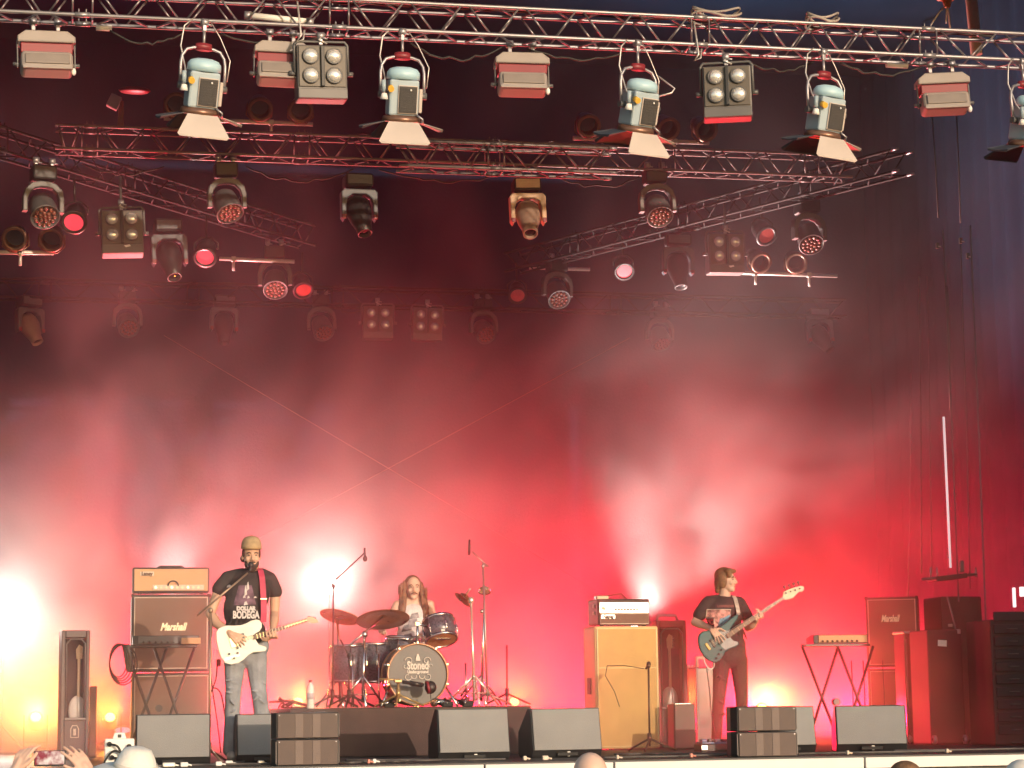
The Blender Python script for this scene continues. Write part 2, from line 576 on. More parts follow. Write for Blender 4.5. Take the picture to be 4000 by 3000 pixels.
jx = [atZ(x, 140+(x-2000)*0.05, FZ).x-fl for x in (322, 1325, 2735, 3623)]
front_truss = truss('lighting_truss', 'silver box truss across the top front, carrying the blue topped spotlights',
                    (fl, FY, FZ), (atZ(4160, 243, FZ).x, FY, FZ), M_alu, jx)
front_truss['group'] = 'lighting trusses over the stage'
MY, MZ = 4.66, 6.2
ml = atZ(215, 578, MZ).x
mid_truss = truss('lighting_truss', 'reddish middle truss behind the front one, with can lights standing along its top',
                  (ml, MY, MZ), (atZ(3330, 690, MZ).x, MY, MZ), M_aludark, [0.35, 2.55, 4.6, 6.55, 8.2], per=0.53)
mid_truss['group'] = 'lighting trusses over the stage'
BY, BZ = 12.0, 6.0
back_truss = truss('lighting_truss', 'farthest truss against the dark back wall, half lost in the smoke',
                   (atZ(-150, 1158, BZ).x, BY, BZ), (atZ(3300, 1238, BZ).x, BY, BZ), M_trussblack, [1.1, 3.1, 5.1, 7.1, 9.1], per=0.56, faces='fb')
back_truss['group'] = 'lighting trusses over the stage'
# short truss hanging behind the front truss, its open end in view on the right
a_ = atY(1560, 345, 2.6); b_ = atY(2375, 372, 2.6)
short_truss = truss('lighting_truss', 'short red lit truss piece ending with open tube tips behind the front truss',
                    (a_.x, 2.6, 5.62), (b_.x, 2.6, 5.62), M_aludark, [0.95], per=0.5)
short_truss['group'] = 'lighting trusses over the stage'
# the two slanting trusses of the V
VZ = 6.1
va, vb = Vector((-5.3, 3.4, VZ)), Vector((-0.75, 8.6, VZ))
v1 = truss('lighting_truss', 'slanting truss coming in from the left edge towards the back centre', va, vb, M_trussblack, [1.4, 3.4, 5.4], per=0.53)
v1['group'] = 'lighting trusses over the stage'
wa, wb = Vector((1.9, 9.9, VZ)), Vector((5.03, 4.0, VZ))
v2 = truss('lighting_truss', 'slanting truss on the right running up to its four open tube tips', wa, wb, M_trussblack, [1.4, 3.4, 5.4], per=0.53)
v2['group'] = 'lighting trusses over the stage'
for tr, bx, ex in ((v2, wa, wb),):
    ax_ = (ex-bx).normalized(); bk = Vector((0, 0, 1)).cross(ax_).normalized()
    for o_ in (Vector(), bk*0.245, Vector((0, 0, .245)), bk*0.245+Vector((0, 0, .245))):
        k = MB(); s0 = (ex-bx)+o_
        k.tube(s0, s0+ax_*0.09, 0.02, 0.014, n=10); k.build('tube_tip', M_alu, tr)
k_ax = Vector((1, 0, 0))
for o_ in (Vector(), Vector((0, .245, 0)), Vector((0, 0, .245)), Vector((0, .245, .245))):
    L_ = b_.x-a_.x
    k = MB(); k.tube(Vector((L_, 0, 0))+o_, Vector((L_+0.08, 0, 0))+o_, 0.021, 0.015, n=10); k.build('tube_tip', M_alu, short_truss)

# hoist chain and motors near the right end
M_orange = mat('orange hoist paint', (0.55, 0.16, 0.05), 0.5, 0, 0.15, 5)
p = atY(3700, 8, 0.1)
t = thing('chain_hoist', 'orange chain hoist body with hook above the right end of the front truss', 'hoist', p)
k = MB(); k.box((0, 0, 0.14), (0.17, 0.16, 0.24), bev=0.03); k.box((-0.13, 0, 0.12), (0.1, 0.12, 0.14), bev=0.02); k.build('motor_body', M_orange, t)
k = MB(); k.lathe([(0, -0.05), (0.025, -0.05), (0.05, 0.03), (0, 0.03)], (0, 0, 0), None, 12); k.build('hook_block', M_orange, t)
for q in ((-0.16, 0.02, -0.22), (-0.02, 0, -0.2), (0.06, 0.1, -0.22)):
    k = MB(); k.path([(0, 0, -0.02), Vector(q)*0.5+Vector((0, 0, 0.01)), q], 0.008, 6); k.build('sling', mat('pale sling', (.5, .45, .42), .8), t)
p = atY(3800, 60, 0.8)
t = tag(MB().tube((p.x-0.06, 0.8, p.z+1.2), (p.x+0.02, 0.8, 6.42), 0.055, n=14).build('roof_post', mat('dusty post', (.42, .30, .24), .7)), 'dusty round roof post coming down behind the truss at top right', 'post')

# ================================================================== FIXTURES (built once each, then copied)
M_beige = mat('dusty grey housing', (0.30, 0.265, 0.25), 0.55, 0, 0.1, 4)
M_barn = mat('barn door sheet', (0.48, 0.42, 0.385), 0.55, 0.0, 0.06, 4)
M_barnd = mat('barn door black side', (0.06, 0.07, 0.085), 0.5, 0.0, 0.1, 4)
M_blue = mat('light blue housing', (0.40, 0.60, 0.70), 0.45, 0, 0.05, 4)
M_bluegrey = mat('blue grey panel', (0.33, 0.42, 0.48), 0.5, 0, 0.08, 4)
M_grille = mat('dark vent grille', (0.05, 0.045, 0.045), 0.6, 0, 0.15, 30, 0.5, 150)
M_redpart = mat('red parts and painted red light', (0.22, 0.025, 0.035), 0.45, 0, 0.1, 5)  # flood bands and swivel blocks: red stage light put into the colour
M_orangeplug = mat('yellow plug', (0.75, 0.42, 0.06), 0.5, 0, 0.1)
M_reflector = mat('clear lamp glass over reflector', (0.86, 0.84, 0.80), 0.22, 0.55, 0.08, 30, coat=0.6)
M_redgel = mat('glowing red gel filter', (0.6, 0.03, 0.05), 0.4, 0, 0.12, 14, emit=(1.0, 0.07, 0.10), estr=0.55)  # gel disc gives off red by itself
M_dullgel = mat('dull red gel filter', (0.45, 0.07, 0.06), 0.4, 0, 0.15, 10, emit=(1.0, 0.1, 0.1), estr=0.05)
M_cableL = mat('pale safety cable', (0.6, 0.57, 0.55), 0.4, 0.6, 0.1)
M_cableB = mat('black cable', (0.02, 0.02, 0.021), 0.6, 0, 0.2)
M_brownm = mat('bronze can metal', (0.22, 0.12, 0.085), 0.38, 0.5, 0.15, 6)
M_led = mat('red brown led lens', (0.22, 0.075, 0.055), 0.3, 0.0, 0.3, 30, coat=0.3)

def clamp(parent, z0, drop):
    k = MB()
    k.tube((-0.03, 0, z0), (0.03, 0, z0), 0.034, n=12)
    k.box((0, 0, z0-0.05), (0.035, 0.035, 0.06), bev=0.006)
    k.tube((0, 0, z0-0.05), (0, 0, z0-drop), 0.013, n=8)
    k.tube((0.0, -0.02, z0-0.02), (0.055, -0.03, z0-0.03), 0.008, n=6)
    return k.build('clamp', M_alu, parent)

def make_flood():
    t = thing('floodlight', '', 'floodlight')
    clamp(t, 0.0, 0.12).location.x = -0.10
    clamp(t, 0.0, 0.12).location.x = 0.10
    k = MB()
    k.prism([(-0.17, -0.09, -0.10), (0.17, -0.09, -0.10), (0.235, -0.09, -0.15), (0.235, -0.09, -0.2), (-0.235, -0.09, -0.2), (-0.235, -0.09, -0.15)], (0, 0.19, 0), 0.012)
    k.build('hood', M_beige, t)
    k = MB(); k.box((0, 0.0, -0.245), (0.42, 0.14, 0.085), bev=0.008); k.build('reflector', M_redpart, t)
    for s in (-1, 1):
        k = MB(); k.box((s*0.232, 0, -0.29), (0.012, 0.03, 0.22), bev=0.003); k.tube((s*0.2, 0, -0.37), (s*0.27, 0, -0.37), 0.016, n=10)
        k.build('yoke_arm', M_midgrey, t)
    # lower lamp box, rounded front
    k = MB()
    k.box((0, -0.02, -0.375), (0.42, 0.20, 0.165), Euler((R(-12), 0, 0)), 0.035, 3)
    b = k.build('lamp_body', M_beige, t)
    k = MB(); k.box((0, -0.125, -0.355), (0.36, 0.02, 0.09), Euler((R(-12), 0, 0)), 0.008); k.build('front_panel', mat('front panel', (0.22, 0.19, 0.175), 0.5), b)
    k = MB(); k.box((0, -0.122, -0.425), (0.40, 0.02, 0.03), Euler((R(-12), 0, 0)), 0.006); k.build('trim', M_beige, b)
    k = MB(); k.ell((0.215, -0.06, -0.44), (0.02, 0.02, 0.032)); k.build('plug', M_white, t)
    return t

def make_fresnel():
    t = thing('spotlight', '', 'spotlight')
    clamp(t, 0.0, 0.20)
    k = MB(); k.lathe([(0, -0.19), (0.07, -0.19), (0.07, -0.24), (0, -0.24)], (0, 0, 0), None, 16, 1, 0.6); k.build('swivel_block', M_redpart, t)
    k = MB()
    pts = [(-0.185, 0, -0.56), (-0.185, 0, -0.36), (-0.175, 0, -0.30), (-0.14, 0, -0.245), (-0.08, 0, -0.225), (0.08, 0, -0.225), (0.14, 0, -0.245), (0.175, 0, -0.30), (0.185, 0, -0.36), (0.185, 0, -0.56)]
    k.path(pts, 0.014, 8); k.build('yoke', M_alu, t)
    # head tilts about the pivot; axis of the beam = local -Z, tipped away from the audience
    h = bpy.data.objects.new('lamp_head', None)
    k = MB()
    k.box((0, 0, -0.02), (0.25, 0.22, 0.30), bev=0.018)
    h = k.build('lamp_head', M_bluegrey, t)
    h.matrix_local = Matrix.Translation((0, 0, -0.56)) @ Matrix.Rotation(R(18), 4, 'X')
    k = MB()      # domed blue cap
    k.lathe([(0, 0.225), (0.06, 0.222), (0.115, 0.205), (0.138, 0.175), (0.142, 0.118), (0.0, 0.115)], (0, 0, 0.015), None, 28, 1.0, 0.88)
    k.build('cap', M_blue, h)
    k = MB(); k.box((0.03, -0.119, -0.035), (0.165, 0.014, 0.235), bev=0.004); k.build('rear_frame', M_barn, h)
    k = MB(); k.box((0.03, -0.130, -0.035), (0.148, 0.012, 0.218), bev=0.003)
    for i in range(9): k.box((0.03, -0.138, -0.125+i*0.0225), (0.14, 0.006, 0.008))
    k.build('vent_grille', M_grille, h)
    k = MB(); k.ell((0.05, -0.145, 0.045), (0.009, 0.006, 0.009), None, 8, 6); k.build('latch', M_white, h)
    k = MB(); k.tube((-0.118, -0.10, 0.06), (-0.118, -0.155, 0.045), 0.026, n=12); k.build('plug', M_orangeplug, h)
    k = MB(); k.tube((-0.175, -0.08, 0.12), (-0.17, -0.09, 0.02), 0.019, n=10); k.build('plug', M_bluegrey, h)
    k = MB(); k.lathe([(0, 0), (0.035, 0), (0.022, 0.05), (0, 0.055)], (-0.166, -0.095, -0.04), None, 14); k.build('plug', M_white, h)
    for s in (-1, 1):
        k = MB(); k.tube((s*0.125, 0, 0), (s*0.205, 0, 0), 0.03, n=14); k.build('pivot_knob', M_midgrey, h)
    k = MB(); k.box((0.145, -0.02, -0.04), (0.03, 0.12, 0.2), bev=0.008); k.build('side_box', M_barn, h)
    k = MB(); k.lathe([(0.12, -0.165), (0.155, -0.175), (0.165, -0.215), (0.15, -0.225), (0.13, -0.20), (0.12, -0.165)], (0, 0, 0), None, 28); k.build('lens_ring', M_brownm, h)
    k = MB(); k.lathe([(0, -0.205), (0.08, -0.20), (0.13, -0.185)], (0, 0, 0), None, 24); k.build('lens', mat('fresnel glass', (.7, .72, .72), .1, 0.1, .05, 30), h)
    # barn doors: trapezoid flaps hinged round the ring
    def flap(ang, wa_, wb_, L, splay, m):
        kk = MB()
        o1, o2 = 0.15, 0.15+L*math.sin(splay)
        z1, z2 = -0.222, -0.222-L*math.cos(splay)
        pts_ = [(-wa_/2, -o1, z1), (wa_/2, -o1, z1), (wb_/2, -o2+0.0, z2+0.02), (wb_/2-0.02, -o2, z2), (-wb_/2+0.02, -o2, z2), (-wb_/2, -o2, z2+0.02)]
        nrm = Vector((0, -math.cos(splay), math.sin(splay)))*0.004
        kk.prism(pts_, nrm)
        f = kk.build('barn_door', m, h)
        f.matrix_local = Matrix.Rotation(ang, 4, 'Z')
        return f
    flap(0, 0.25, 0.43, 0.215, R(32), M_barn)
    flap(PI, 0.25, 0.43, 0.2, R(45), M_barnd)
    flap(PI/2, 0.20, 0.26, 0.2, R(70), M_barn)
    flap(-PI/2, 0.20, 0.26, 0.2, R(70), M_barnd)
    k = MB(); k.path([(0.10, -0.1, -0.15), (0.16, -0.13, -0.19), (0.17, -0.10, -0.23)], 0.010, 6); k.build('hinge', M_alu, h)
    k = MB(); k.path([(-0.10, 0, 0.02), (-0.17, 0, -0.05), (-0.19, 0.01, -0.22), (-0.15, -0.02, -0.42), (-0.165, -0.1, -0.52)], 0.007, 6); k.build('power_cable', M_cableL, t)
    k = MB(); k.path([(0.05, 0, 0.01), (0.14, 0.02, -0.11), (0.23, 0.02, -0.30), (0.21, 0.02, -0.48)], 0.005, 6); k.build('safety_cable', M_cableL, t)
    return t

def make_blinder():
    t = thing('blinder_light', '', 'blinder light')
    k = MB()
    k.path([(-0.225, 0, -0.30), (-0.225, 0, -0.06), (-0.2, 0, -0.03), (0.2, 0, -0.03), (0.225, 0, -0.06), (0.225, 0, -0.30)], 0.013, 8)
    k.build('yoke', M_midgrey, t)
    clamp(t, 0.02, 0.06)
    k = MB(); k.box((0, 0.05, -0.30), (0.42, 0.20, 0.46), bev=0.012)
    body = k.build('housing', M_grey, t)
    body.matrix_local = Matrix.Identity(4)
    k = MB(); k.box((0, -0.056, -0.255), (0.395, 0.014, 0.345), bev=0.004); k.build('recess_panel', mat('dark lamp recess', (0.10, 0.085, 0.07), 0.5), body)
    k = MB(); k.box((0, -0.075, -0.255), (0.03, 0.035, 0.345), bev=0.004); k.build('divider', M_black, body)
    k = MB(); k.box((0, -0.058, -0.485), (0.415, 0.02, 0.085), bev=0.006); k.build('lower_panel', M_grey, body)
    for x in (-0.098, 0.098):
        for z in (-0.17, -0.335):
            k = MB(); q = Euler((PI/2, 0, 0))
            k.lathe([(0.05, 0.0), (0.068, 0.0), (0.07, 0.025), (0.06, 0.03), (0.058, 0.018)], (x, -0.06, z), q, 24)
            L = k.build('lamp_ring', M_midgrey, body)
            k = MB(); k.lathe([(0.0605, 0.018), (0.056, 0.034), (0.04, 0.047), (0.02, 0.054), (0, 0.056)], (x, -0.06, z), q, 24)
            k.build('lens', M_reflector, L)
    for s in (-1, 1):
        k = MB(); k.tube((s*0.21, 0.02, -0.30), (s*0.27, 0.02, -0.30), 0.022, n=10); k.build('pivot_knob', M_midgrey, t)
    k = MB(); k.path([(0.02, 0, 0.02), (-0.02, -0.03, -0.02), (0.05, -0.02, -0.05)], 0.010, 6); k.build('safety_cable', M_cableL, t)
    return t

def make_wash(tilt=40, spin=0):
    t = thing('moving_light', '', 'moving light')
    k = MB(); k.box((0, 0.03, -0.10), (0.24, 0.24, 0.15), bev=0.02); k.build('base', M_black, t)
    for s in (-1, 1):
        c = clamp(t, 0.03, 0.07); c.location.x = s*0.08
    k = MB()
    out = [(-0.205, -0.50), (-0.205, -0.36), (-0.185, -0.27), (-0.12, -0.205), (-0.04, -0.185), (0.04, -0.185), (0.12, -0.205), (0.185, -0.27), (0.205, -0.36), (0.205, -0.50)]
    inn = [(0.155, -0.50), (0.155, -0.37), (0.135, -0.31), (0.09, -0.262), (0.03, -0.245), (-0.03, -0.245), (-0.09, -0.262), (-0.135, -0.31), (-0.155, -0.37), (-0.155, -0.50)]
    k.prism([(x, -0.05, z) for x, z in out+inn], (0, 0.11, 0), 0.01)
    k.build('yoke', M_grey, t)
    q = Matrix.Translation((0, 0, -0.47)) @ Matrix.Rotation(R(-tilt), 4, 'X') @ Matrix.Rotation(R(spin), 4, 'Z')
    k = MB()
    k.lathe([(0, 0.17), (0.08, 0.165), (0.12, 0.12), (0.14, 0.0), (0.145, -0.11), (0.15, -0.13), (0.138, -0.135), (0.136, -0.118), (0, -0.118)], (0, 0, 0), None, 28)
    h = k.build('lamp_head', M_midgrey, t, None, q)
    pos = [(0, 0)]+[(0.047*math.cos(R(60*i)), 0.047*math.sin(R(60*i))) for i in range(6)]+[(0.095*math.cos(R(30*i+15)), 0.095*math.sin(R(30*i+15))) for i in range(12)]
    lm = None
    for (x, y) in pos:
        if lm is None:
            k = MB(); k.lathe([(0.022, -0.118), (0.022, -0.128), (0.015, -0.138), (0.006, -0.142), (0, -0.1425)], (0, 0, 0), None, 12)
            lm = k.mesh('lens', M_led)
        add('lens', lm, h, None, Matrix.Translation((x, y, 0)))
    return t

def make_spot(m_yoke, m_head, tilt=32):
    t = thing('moving_light', '', 'moving light')
    k = MB(); k.box((0, 0.04, -0.10), (0.30, 0.26, 0.15), bev=0.03); k.build('base', M_black, t)
    k = MB(); k.box((0, -0.095, -0.10), (0.26, 0.012, 0.10), bev=0.005); k.box((0, -0.104, -0.085), (0.2, 0.006, 0.03), bev=0.002); k.build('display_panel', m_yoke, t)
    out = [(-0.195, -0.50), (-0.195, -0.23), (-0.165, -0.195), (0.165, -0.195), (0.195, -0.23), (0.195, -0.50), (0.17, -0.54), (0.145, -0.50)]
    inn = [(0.145, -0.36), (0.125, -0.29), (0.07, -0.25), (-0.07, -0.25), (-0.125, -0.29), (-0.145, -0.36), (-0.145, -0.50), (-0.17, -0.54)]
    k = MB(); k.prism([(x, -0.055, z) for x, z in out+inn], (0, 0.13, 0), 0.012); k.build('yoke', m_yoke, t)
    q = Matrix.Translation((0, 0.0, -0.45)) @ Matrix.Rotation(R(-tilt), 4, 'X')
    k = MB()
    k.lathe([(0, 0.17), (0.10, 0.165), (0.13, 0.10), (0.135, 0.0), (0.12, -0.08), (0.085, -0.19), (0.08, -0.27), (0.07, -0.275), (0.066, -0.24), (0, -0.235)], (0, 0, 0), None, 28)
    h = k.build('lamp_head', m_head, t, None, q)
    k = MB(); k.lathe([(0, -0.245), (0.05, -0.243), (0.066, -0.238)], (0, 0, 0), None, 20); k.build('lens', mat('dark lens', (.02, .02, .025), .08, 0, 0, coat=1), h)
    for s in (-1, 1):
        k = MB(); k.box((s*0.17, -0.06, -0.50), (0.045, 0.02, 0.05), bev=0.006); k.build('arm_cap', M_redpart, t)
    return t

def make_par(m_body, gel=None, up=True, tilt=45):
    """open can: mouth towards the audience, pointing down-front"""
    t = thing('can_light', '', 'can light')
    q = Matrix.Rotation(R(-tilt), 4, 'X')
    k = MB()
    k.lathe([(0, 0.26), (0.045, 0.255), (0.06, 0.20), (0.10, 0.12), (0.112, 0.05), (0.115, -0.09), (0.135, -0.10), (0.135, -0.115), (0.098, -0.118), (0.098, -0.09), (0.104, 0.02), (0.06, 0.10), (0, 0.11)], (0, 0, 0), None, 28)
    b = k.build('can', m_body, t, None, q)
    if gel is not None:
        k = MB(); k.lathe([(0, -0.105), (0.05, -0.105), (0.0985, -0.104)], (0, 0, 0), None, 28); k.build('gel_filter', gel, b)
    else:
        k = MB(); k.lathe([(0, 0.04), (0.05, 0.045), (0.1, 0.03)], (0, 0, 0), None, 20); k.build('lamp_glass', mat('dark lamp glass', (.03, .03, .04), .15, 0, 0, coat=.6), b)
    k = MB()
    sgn = -1 if up else 1
    k.path([(-0.13, 0, 0.03), (-0.135, 0, sgn*0.10), (-0.06, 0, sgn*0.165), (0.06, 0, sgn*0.165), (0.135, 0, sgn*0.10), (0.13, 0, 0.03)], 0.009, 6)
    k.build('yoke', m_body, t)
    return t

used_proto = {}
def place(key, maker, loc, rotz, label, group, tilt=None, scale=1.0):
    if key not in used_proto:
        o = maker(); used_proto[key] = o
    else:
        o = copy_tree(used_proto[key])
    o.location = loc
    o.rotation_euler = (R(random.uniform(-4, 4)), R(random.uniform(-3, 3)), R(rotz+random.uniform(-4, 4)))
    for ch in o.children:
        if ch.name.startswith('lamp_head') and key not in ('fresnel',):
            ch.matrix_basis = ch.matrix_basis @ Matrix.Rotation(R(random.uniform(-9, 9)), 4, 'X') @ Matrix.Rotation(R(random.uniform(-12, 12)), 4, 'Y')
    o.scale = (scale,)*3
    o['label'] = label; o['group'] = group
    return o

# floodlights under the front truss
G = 'floodlights under the front truss'
for px, Y, rz, lab in ((178, 0.15, 4, 'grey floodlight with a band coloured by red light at the far left of the front truss'),
                   (1100, 0.15, 2, 'grey floodlight half hidden behind the left four lamp blinder'),
                   (2035, 0.15, 0, 'beige floodlight with a band coloured by red light in the middle of the front truss'),
                   (3672, 0.15, -6, 'plain beige floodlight near the right end of the front truss')):
    p = atY(px, 150+(px-2000)*0.043, Y)
    place('flood', make_flood, (p.x, Y, 6.10), rz, lab, G)
# blue topped fresnels
G = 'blue topped spotlights under the front truss'
for px, rz, lab in ((800, 12, 'first blue topped spotlight from the left, with a pinkish grey barn door'),
                (1572, -3, 'blue topped spotlight right of the left blinder, grey barn door hanging low'),
                (2490, 16, 'blue topped spotlight in the middle with orange lit barn door and loose cable loop'),
                (3215, 18, 'blue topped spotlight right of the right blinder, brownish barn door'),
                (3990, 22, 'blue topped spotlight cut off by the right edge of the frame')):
    p = atY(px, 140+(px-2000)*0.05, FY)
    place('fresnel', make_fresnel, (p.x, FY, 6.085), rz, lab, G, scale=1.0)
p = atY(2490, 300, FY)
tag(MB().path([(p.x+0.19, FY+.02, p.z+.02), (p.x+0.33, FY, p.z-0.09), (p.x+0.30, FY, p.z-0.13), (p.x+0.17, FY, p.z-0.17)], 0.008, 6).build('cable_loop', M_cableL),
    'loose triangular cable loop beside the middle blue topped spotlight', 'cable')
# blinders
GB = 'four lamp blinder lights'
for px, py, Y, rz, lab in ((1252, 150, FY+0.05, 2, 'four lamp blinder hanging at the left of the front truss'),
                       (2835, 232, FY+0.05, -16, 'four lamp blinder turned sideways under the cable coil on the front truss'),
                       (473, 800, 4.4, 3, 'four lamp blinder with a white sticker below the left slanting truss'),
                       (2832, 893, 6.0, 0, 'four lamp blinder with white sticker below the right slanting truss'),
                       (1475, 1178, 11.8, 0, 'left one of the two blinders side by side on the farthest truss'),
                       (1670, 1185, 11.8, 0, 'right one of the two blinders side by side on the farthest truss')):
    p = atY(px, py, Y)
    o = place('blinder', make_blinder, p, rz, lab, GB)
    if Y > 4 and Y < 7:
        me_ = MB().prism([(0.0, 0, 0), (0.05, 0, 0.012), (0.04, 0, 0.03), (-0.02, 0, 0.02)], (0, -0.003, 0)).mesh('sticker', M_white)
        add('sticker', me_, o, None, Matrix.Translation((0.03, -0.071, -0.47)))
        k = MB(); k.tube((0, 0, 0.0), (0, 0, 0.30), 0.014, n=8); k.build('hanging_pole', M_midgrey, o)
# LED wash moving heads: px,py of yoke top centre
GW = 'moving lights on the inner trusses'
WASH = [(172, 640, 4.1, 8, 'red speckled moving light with pale yoke under the left slanting truss'),
        (882, 628, 4.75, 3, 'dark faced moving light under the left part of the middle truss'),
        (2557, 655, 4.75, -3, 'brown faced moving light under the right part of the middle truss'),
        (1072, 955, 8.0, -8, 'orange lit moving light at the far end of the left slanting truss'),
        (2178, 1010, 9.3, 4, 'red lens moving light where the right slanting truss begins'),
        (3155, 775, 5.6, 6, 'dim red lens moving light at the right end of the slanting truss'),
        (497, 1135, 12.1, 2, 'moving light with dotted lens under the left of the farthest truss'),
        (1252, 1150, 12.1, -2, 'moving light just left of the two far blinders'),
        (1885, 1165, 12.1, 0, 'moving light just right of the two far blinders'),
        (2580, 1195, 12.1, 0, 'dim moving light under the right of the farthest truss')]
for i, (px, py, Y, rz, lab) in enumerate(WASH):
    p = atY(px, py, Y)
    place('wash', lambda: make_wash(48, 14), p, rz, lab, GW)
M_yoked = mat('dark blue yoke', (0.10, 0.11, 0.13), 0.5, 0, 0.1)
M_yokeo = mat('yoke with painted warm light', (0.62, 0.42, 0.28), 0.55, 0, 0.06)  # warm sunlight on this yoke put into its colour
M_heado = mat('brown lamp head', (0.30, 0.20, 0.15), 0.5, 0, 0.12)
SPOTS = [('sd', M_yoked, M_blackmetal, 1400, 672, 4.75, 0, 'dark moving light hanging left of centre under the middle truss'),
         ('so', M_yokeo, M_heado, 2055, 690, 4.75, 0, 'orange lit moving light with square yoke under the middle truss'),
         ('sd', M_yoked, M_blackmetal, 655, 850, 5.6, 4, 'dark moving light below the left slanting truss'),
         ('sd', M_yoked, M_blackmetal, 2650, 905, 7.4, -4, 'dark empty looking yoke of a moving light below the right slanting truss'),
         ('sd', M_yoked, M_blackmetal, 880, 1150, 12.1, 0, 'dark moving light on the farthest truss above the singer'),
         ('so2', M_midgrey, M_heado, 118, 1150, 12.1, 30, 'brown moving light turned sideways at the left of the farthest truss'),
         ('sd', M_yoked, M_blackmetal, 3195, 1200, 12.1, 0, 'barely visible moving light at the right end of the farthest truss')]
for key, my, mh, px, py, Y, rz, lab in SPOTS:
    p = atY(px, py, Y)
    place(key, (lambda my=my, mh=mh: make_spot(my, mh)), p, rz, lab, GW)
# red can lights
GP = 'coloured can lights'
PARS = [('red', M_blackmetal, M_redgel, 293, 850, 4.4, 'red can light beside the left speckled moving light'),
        ('red', M_blackmetal, M_redgel, 805, 985, 6.4, 'bright red can light below the left slanting truss'),
        ('red', M_blackmetal, M_redgel, 2435, 1045, 9.2, 'red can light right of centre below the slanting truss'),
        ('dull', M_blackmetal, M_dullgel, 1180, 1115, 9.2, 'dull red can light next to the orange lit moving light'),
        ('dull', M_blackmetal, M_dullgel, 2020, 1140, 11.5, 'dull red can light in the smoke near the back centre'),
        ('dull', M_blackmetal, M_dullgel, 2980, 905, 6.6, 'dull red can light right of the far right blinder')]
for key, mb_, gel, px, py, Y, lab in PARS:
    p = atY(px, py, Y)
    o = place('par'+key, (lambda mb_=mb_, gel=gel: make_par(mb_, gel, False, 48)), p, random.uniform(-8, 8), lab, GP)
    k = MB(); k.tube((0, 0, 0.16), (0, 0, 0.42), 0.012, n=8); k.build('hanging_pole', M_blackmetal, o)
# bars of open cans standing on the trusses
M_bar = mat('pale pipe', (0.62, 0.56, 0.52), 0.45, 0.3, 0.08)
BARS = [(640, 1222, 462, 486, 4.78, [1060], [690, 1013, 1172], 'open can light', 'pale pipe with bronze can lights left of centre on the middle truss'),
        (2238, 2770, 540, 558, 4.78, [2355, 2635], [2292, 2598, 2745], 'open can', 'pale pipe with bronze can lights right of centre on the middle truss'),
        (-60, 212, 985, 988, 5.2, [80], [60, 203], 'open can', 'pale pipe with two ring shaped cans at the left edge'),
        (857, 1150, 1010, 1022, 7.8, [912], [], '', 'bare pale pipe section right of the bright red can light'),
        (2068, 2304, 1046, 1053, 10.2, [2190], [], '', 'short pale pipe behind the red lens moving light right of centre'),
        (2832, 3270, 1063, 1078, 7.2, [2950, 3160], [2960, 3105], '', 'dim pale pipe far right below the slanting truss')]
nb = 0
for (x0, x1, y0, y1, Y, stems, cans, _, lab) in BARS:
    a, b = atY(x0, y0, Y), atY(x1, y1, Y)
    t = thing('pipe_bar', lab, 'pipe', a, group='pale pipes carrying can lights')
    k = MB(); k.tube((0, 0, 0), b-a, 0.024, n=12); k.build('pipe', M_bar, t)
    for sx in stems:
        q = atY(sx, y0+(y1-y0)*(sx-x0)/(x1-x0), Y)-a
        k = MB(); k.box(q, (0.06, 0.06, 0.06), bev=0.01); k.tube(q, q-Vector((0, 0, 0.14)), 0.017, n=8); k.build('stem', M_bar, t)
    for cx in cans:
        q = atY(cx, y0+(y1-y0)*(cx-x0)/(x1-x0), Y)
        nb += 1
        labs = {690: 'leftmost bronze can on the left pipe, behind the first spotlight', 1013: 'middle bronze can on the left pipe', 1172: 'right bronze can on the left pipe, just below the blinder',
                2292: 'left bronze can on the right pipe, its back end shining', 2598: 'bronze can half hidden behind the middle spotlight', 2745: 'faint bronze can at the right end of the right pipe',
                60: 'ring shaped can at the left edge above the dark truss', 203: 'second ring shaped can from the left edge', 2960: 'dim can on the far right pipe, below the dull red light', 3105: 'dim can at the far right end of the right pipe'}
        place('paropen', lambda: make_par(M_brownm, None, True, 62), q+Vector((0, -0.02, 0.165)), random.uniform(-12, 12), labs[cx], 'open can lights standing on pale pipes')

# odd bits on the front truss: fluorescent tube, cable coils, white sleeves
a, b = atY(968, 60, 0.05), atY(1210, 86, 0.05)
t = thing('white_tube', 'white fluorescent tube light lying inside the front truss at left', 'tube light', a)
k = MB(); k.tube((0, 0, 0), b-a, 0.028, n=12); k.build('tube', M_white, t)
for q in (Vector(), b-a):
    k = MB(); k.tube(q-Vector((0.03, 0, 0)), q+Vector((0.03, 0, 0)), 0.036, n=12); k.build('end_cap', M_alu, t)
for (cx, cy, w_, lab) in ((2800, 52, 0.24, 'grey cable coil lying over the front truss above the right blinder'), (3215, 82, 0.16, 'small grey cable coil on the front truss above the right spotlight')):
    c = atY(cx, cy, 0.02)
    k = MB()
    for j in range(3):
        k.path([(c.x+w_*(1-0.06*j)*math.cos(a2), 0.03+0.10*math.sin(a2), FZ+0.285+0.03*j+0.035*math.sin(2*a2+j)) for a2 in [2*PI*i/20 for i in range(20)]], 0.011, 6, closed=True)
    tag(k.build('cable_coil', mat('grey cable', (.36, .33, .32), .6)), lab, 'cable', 'cable coils on the front truss')
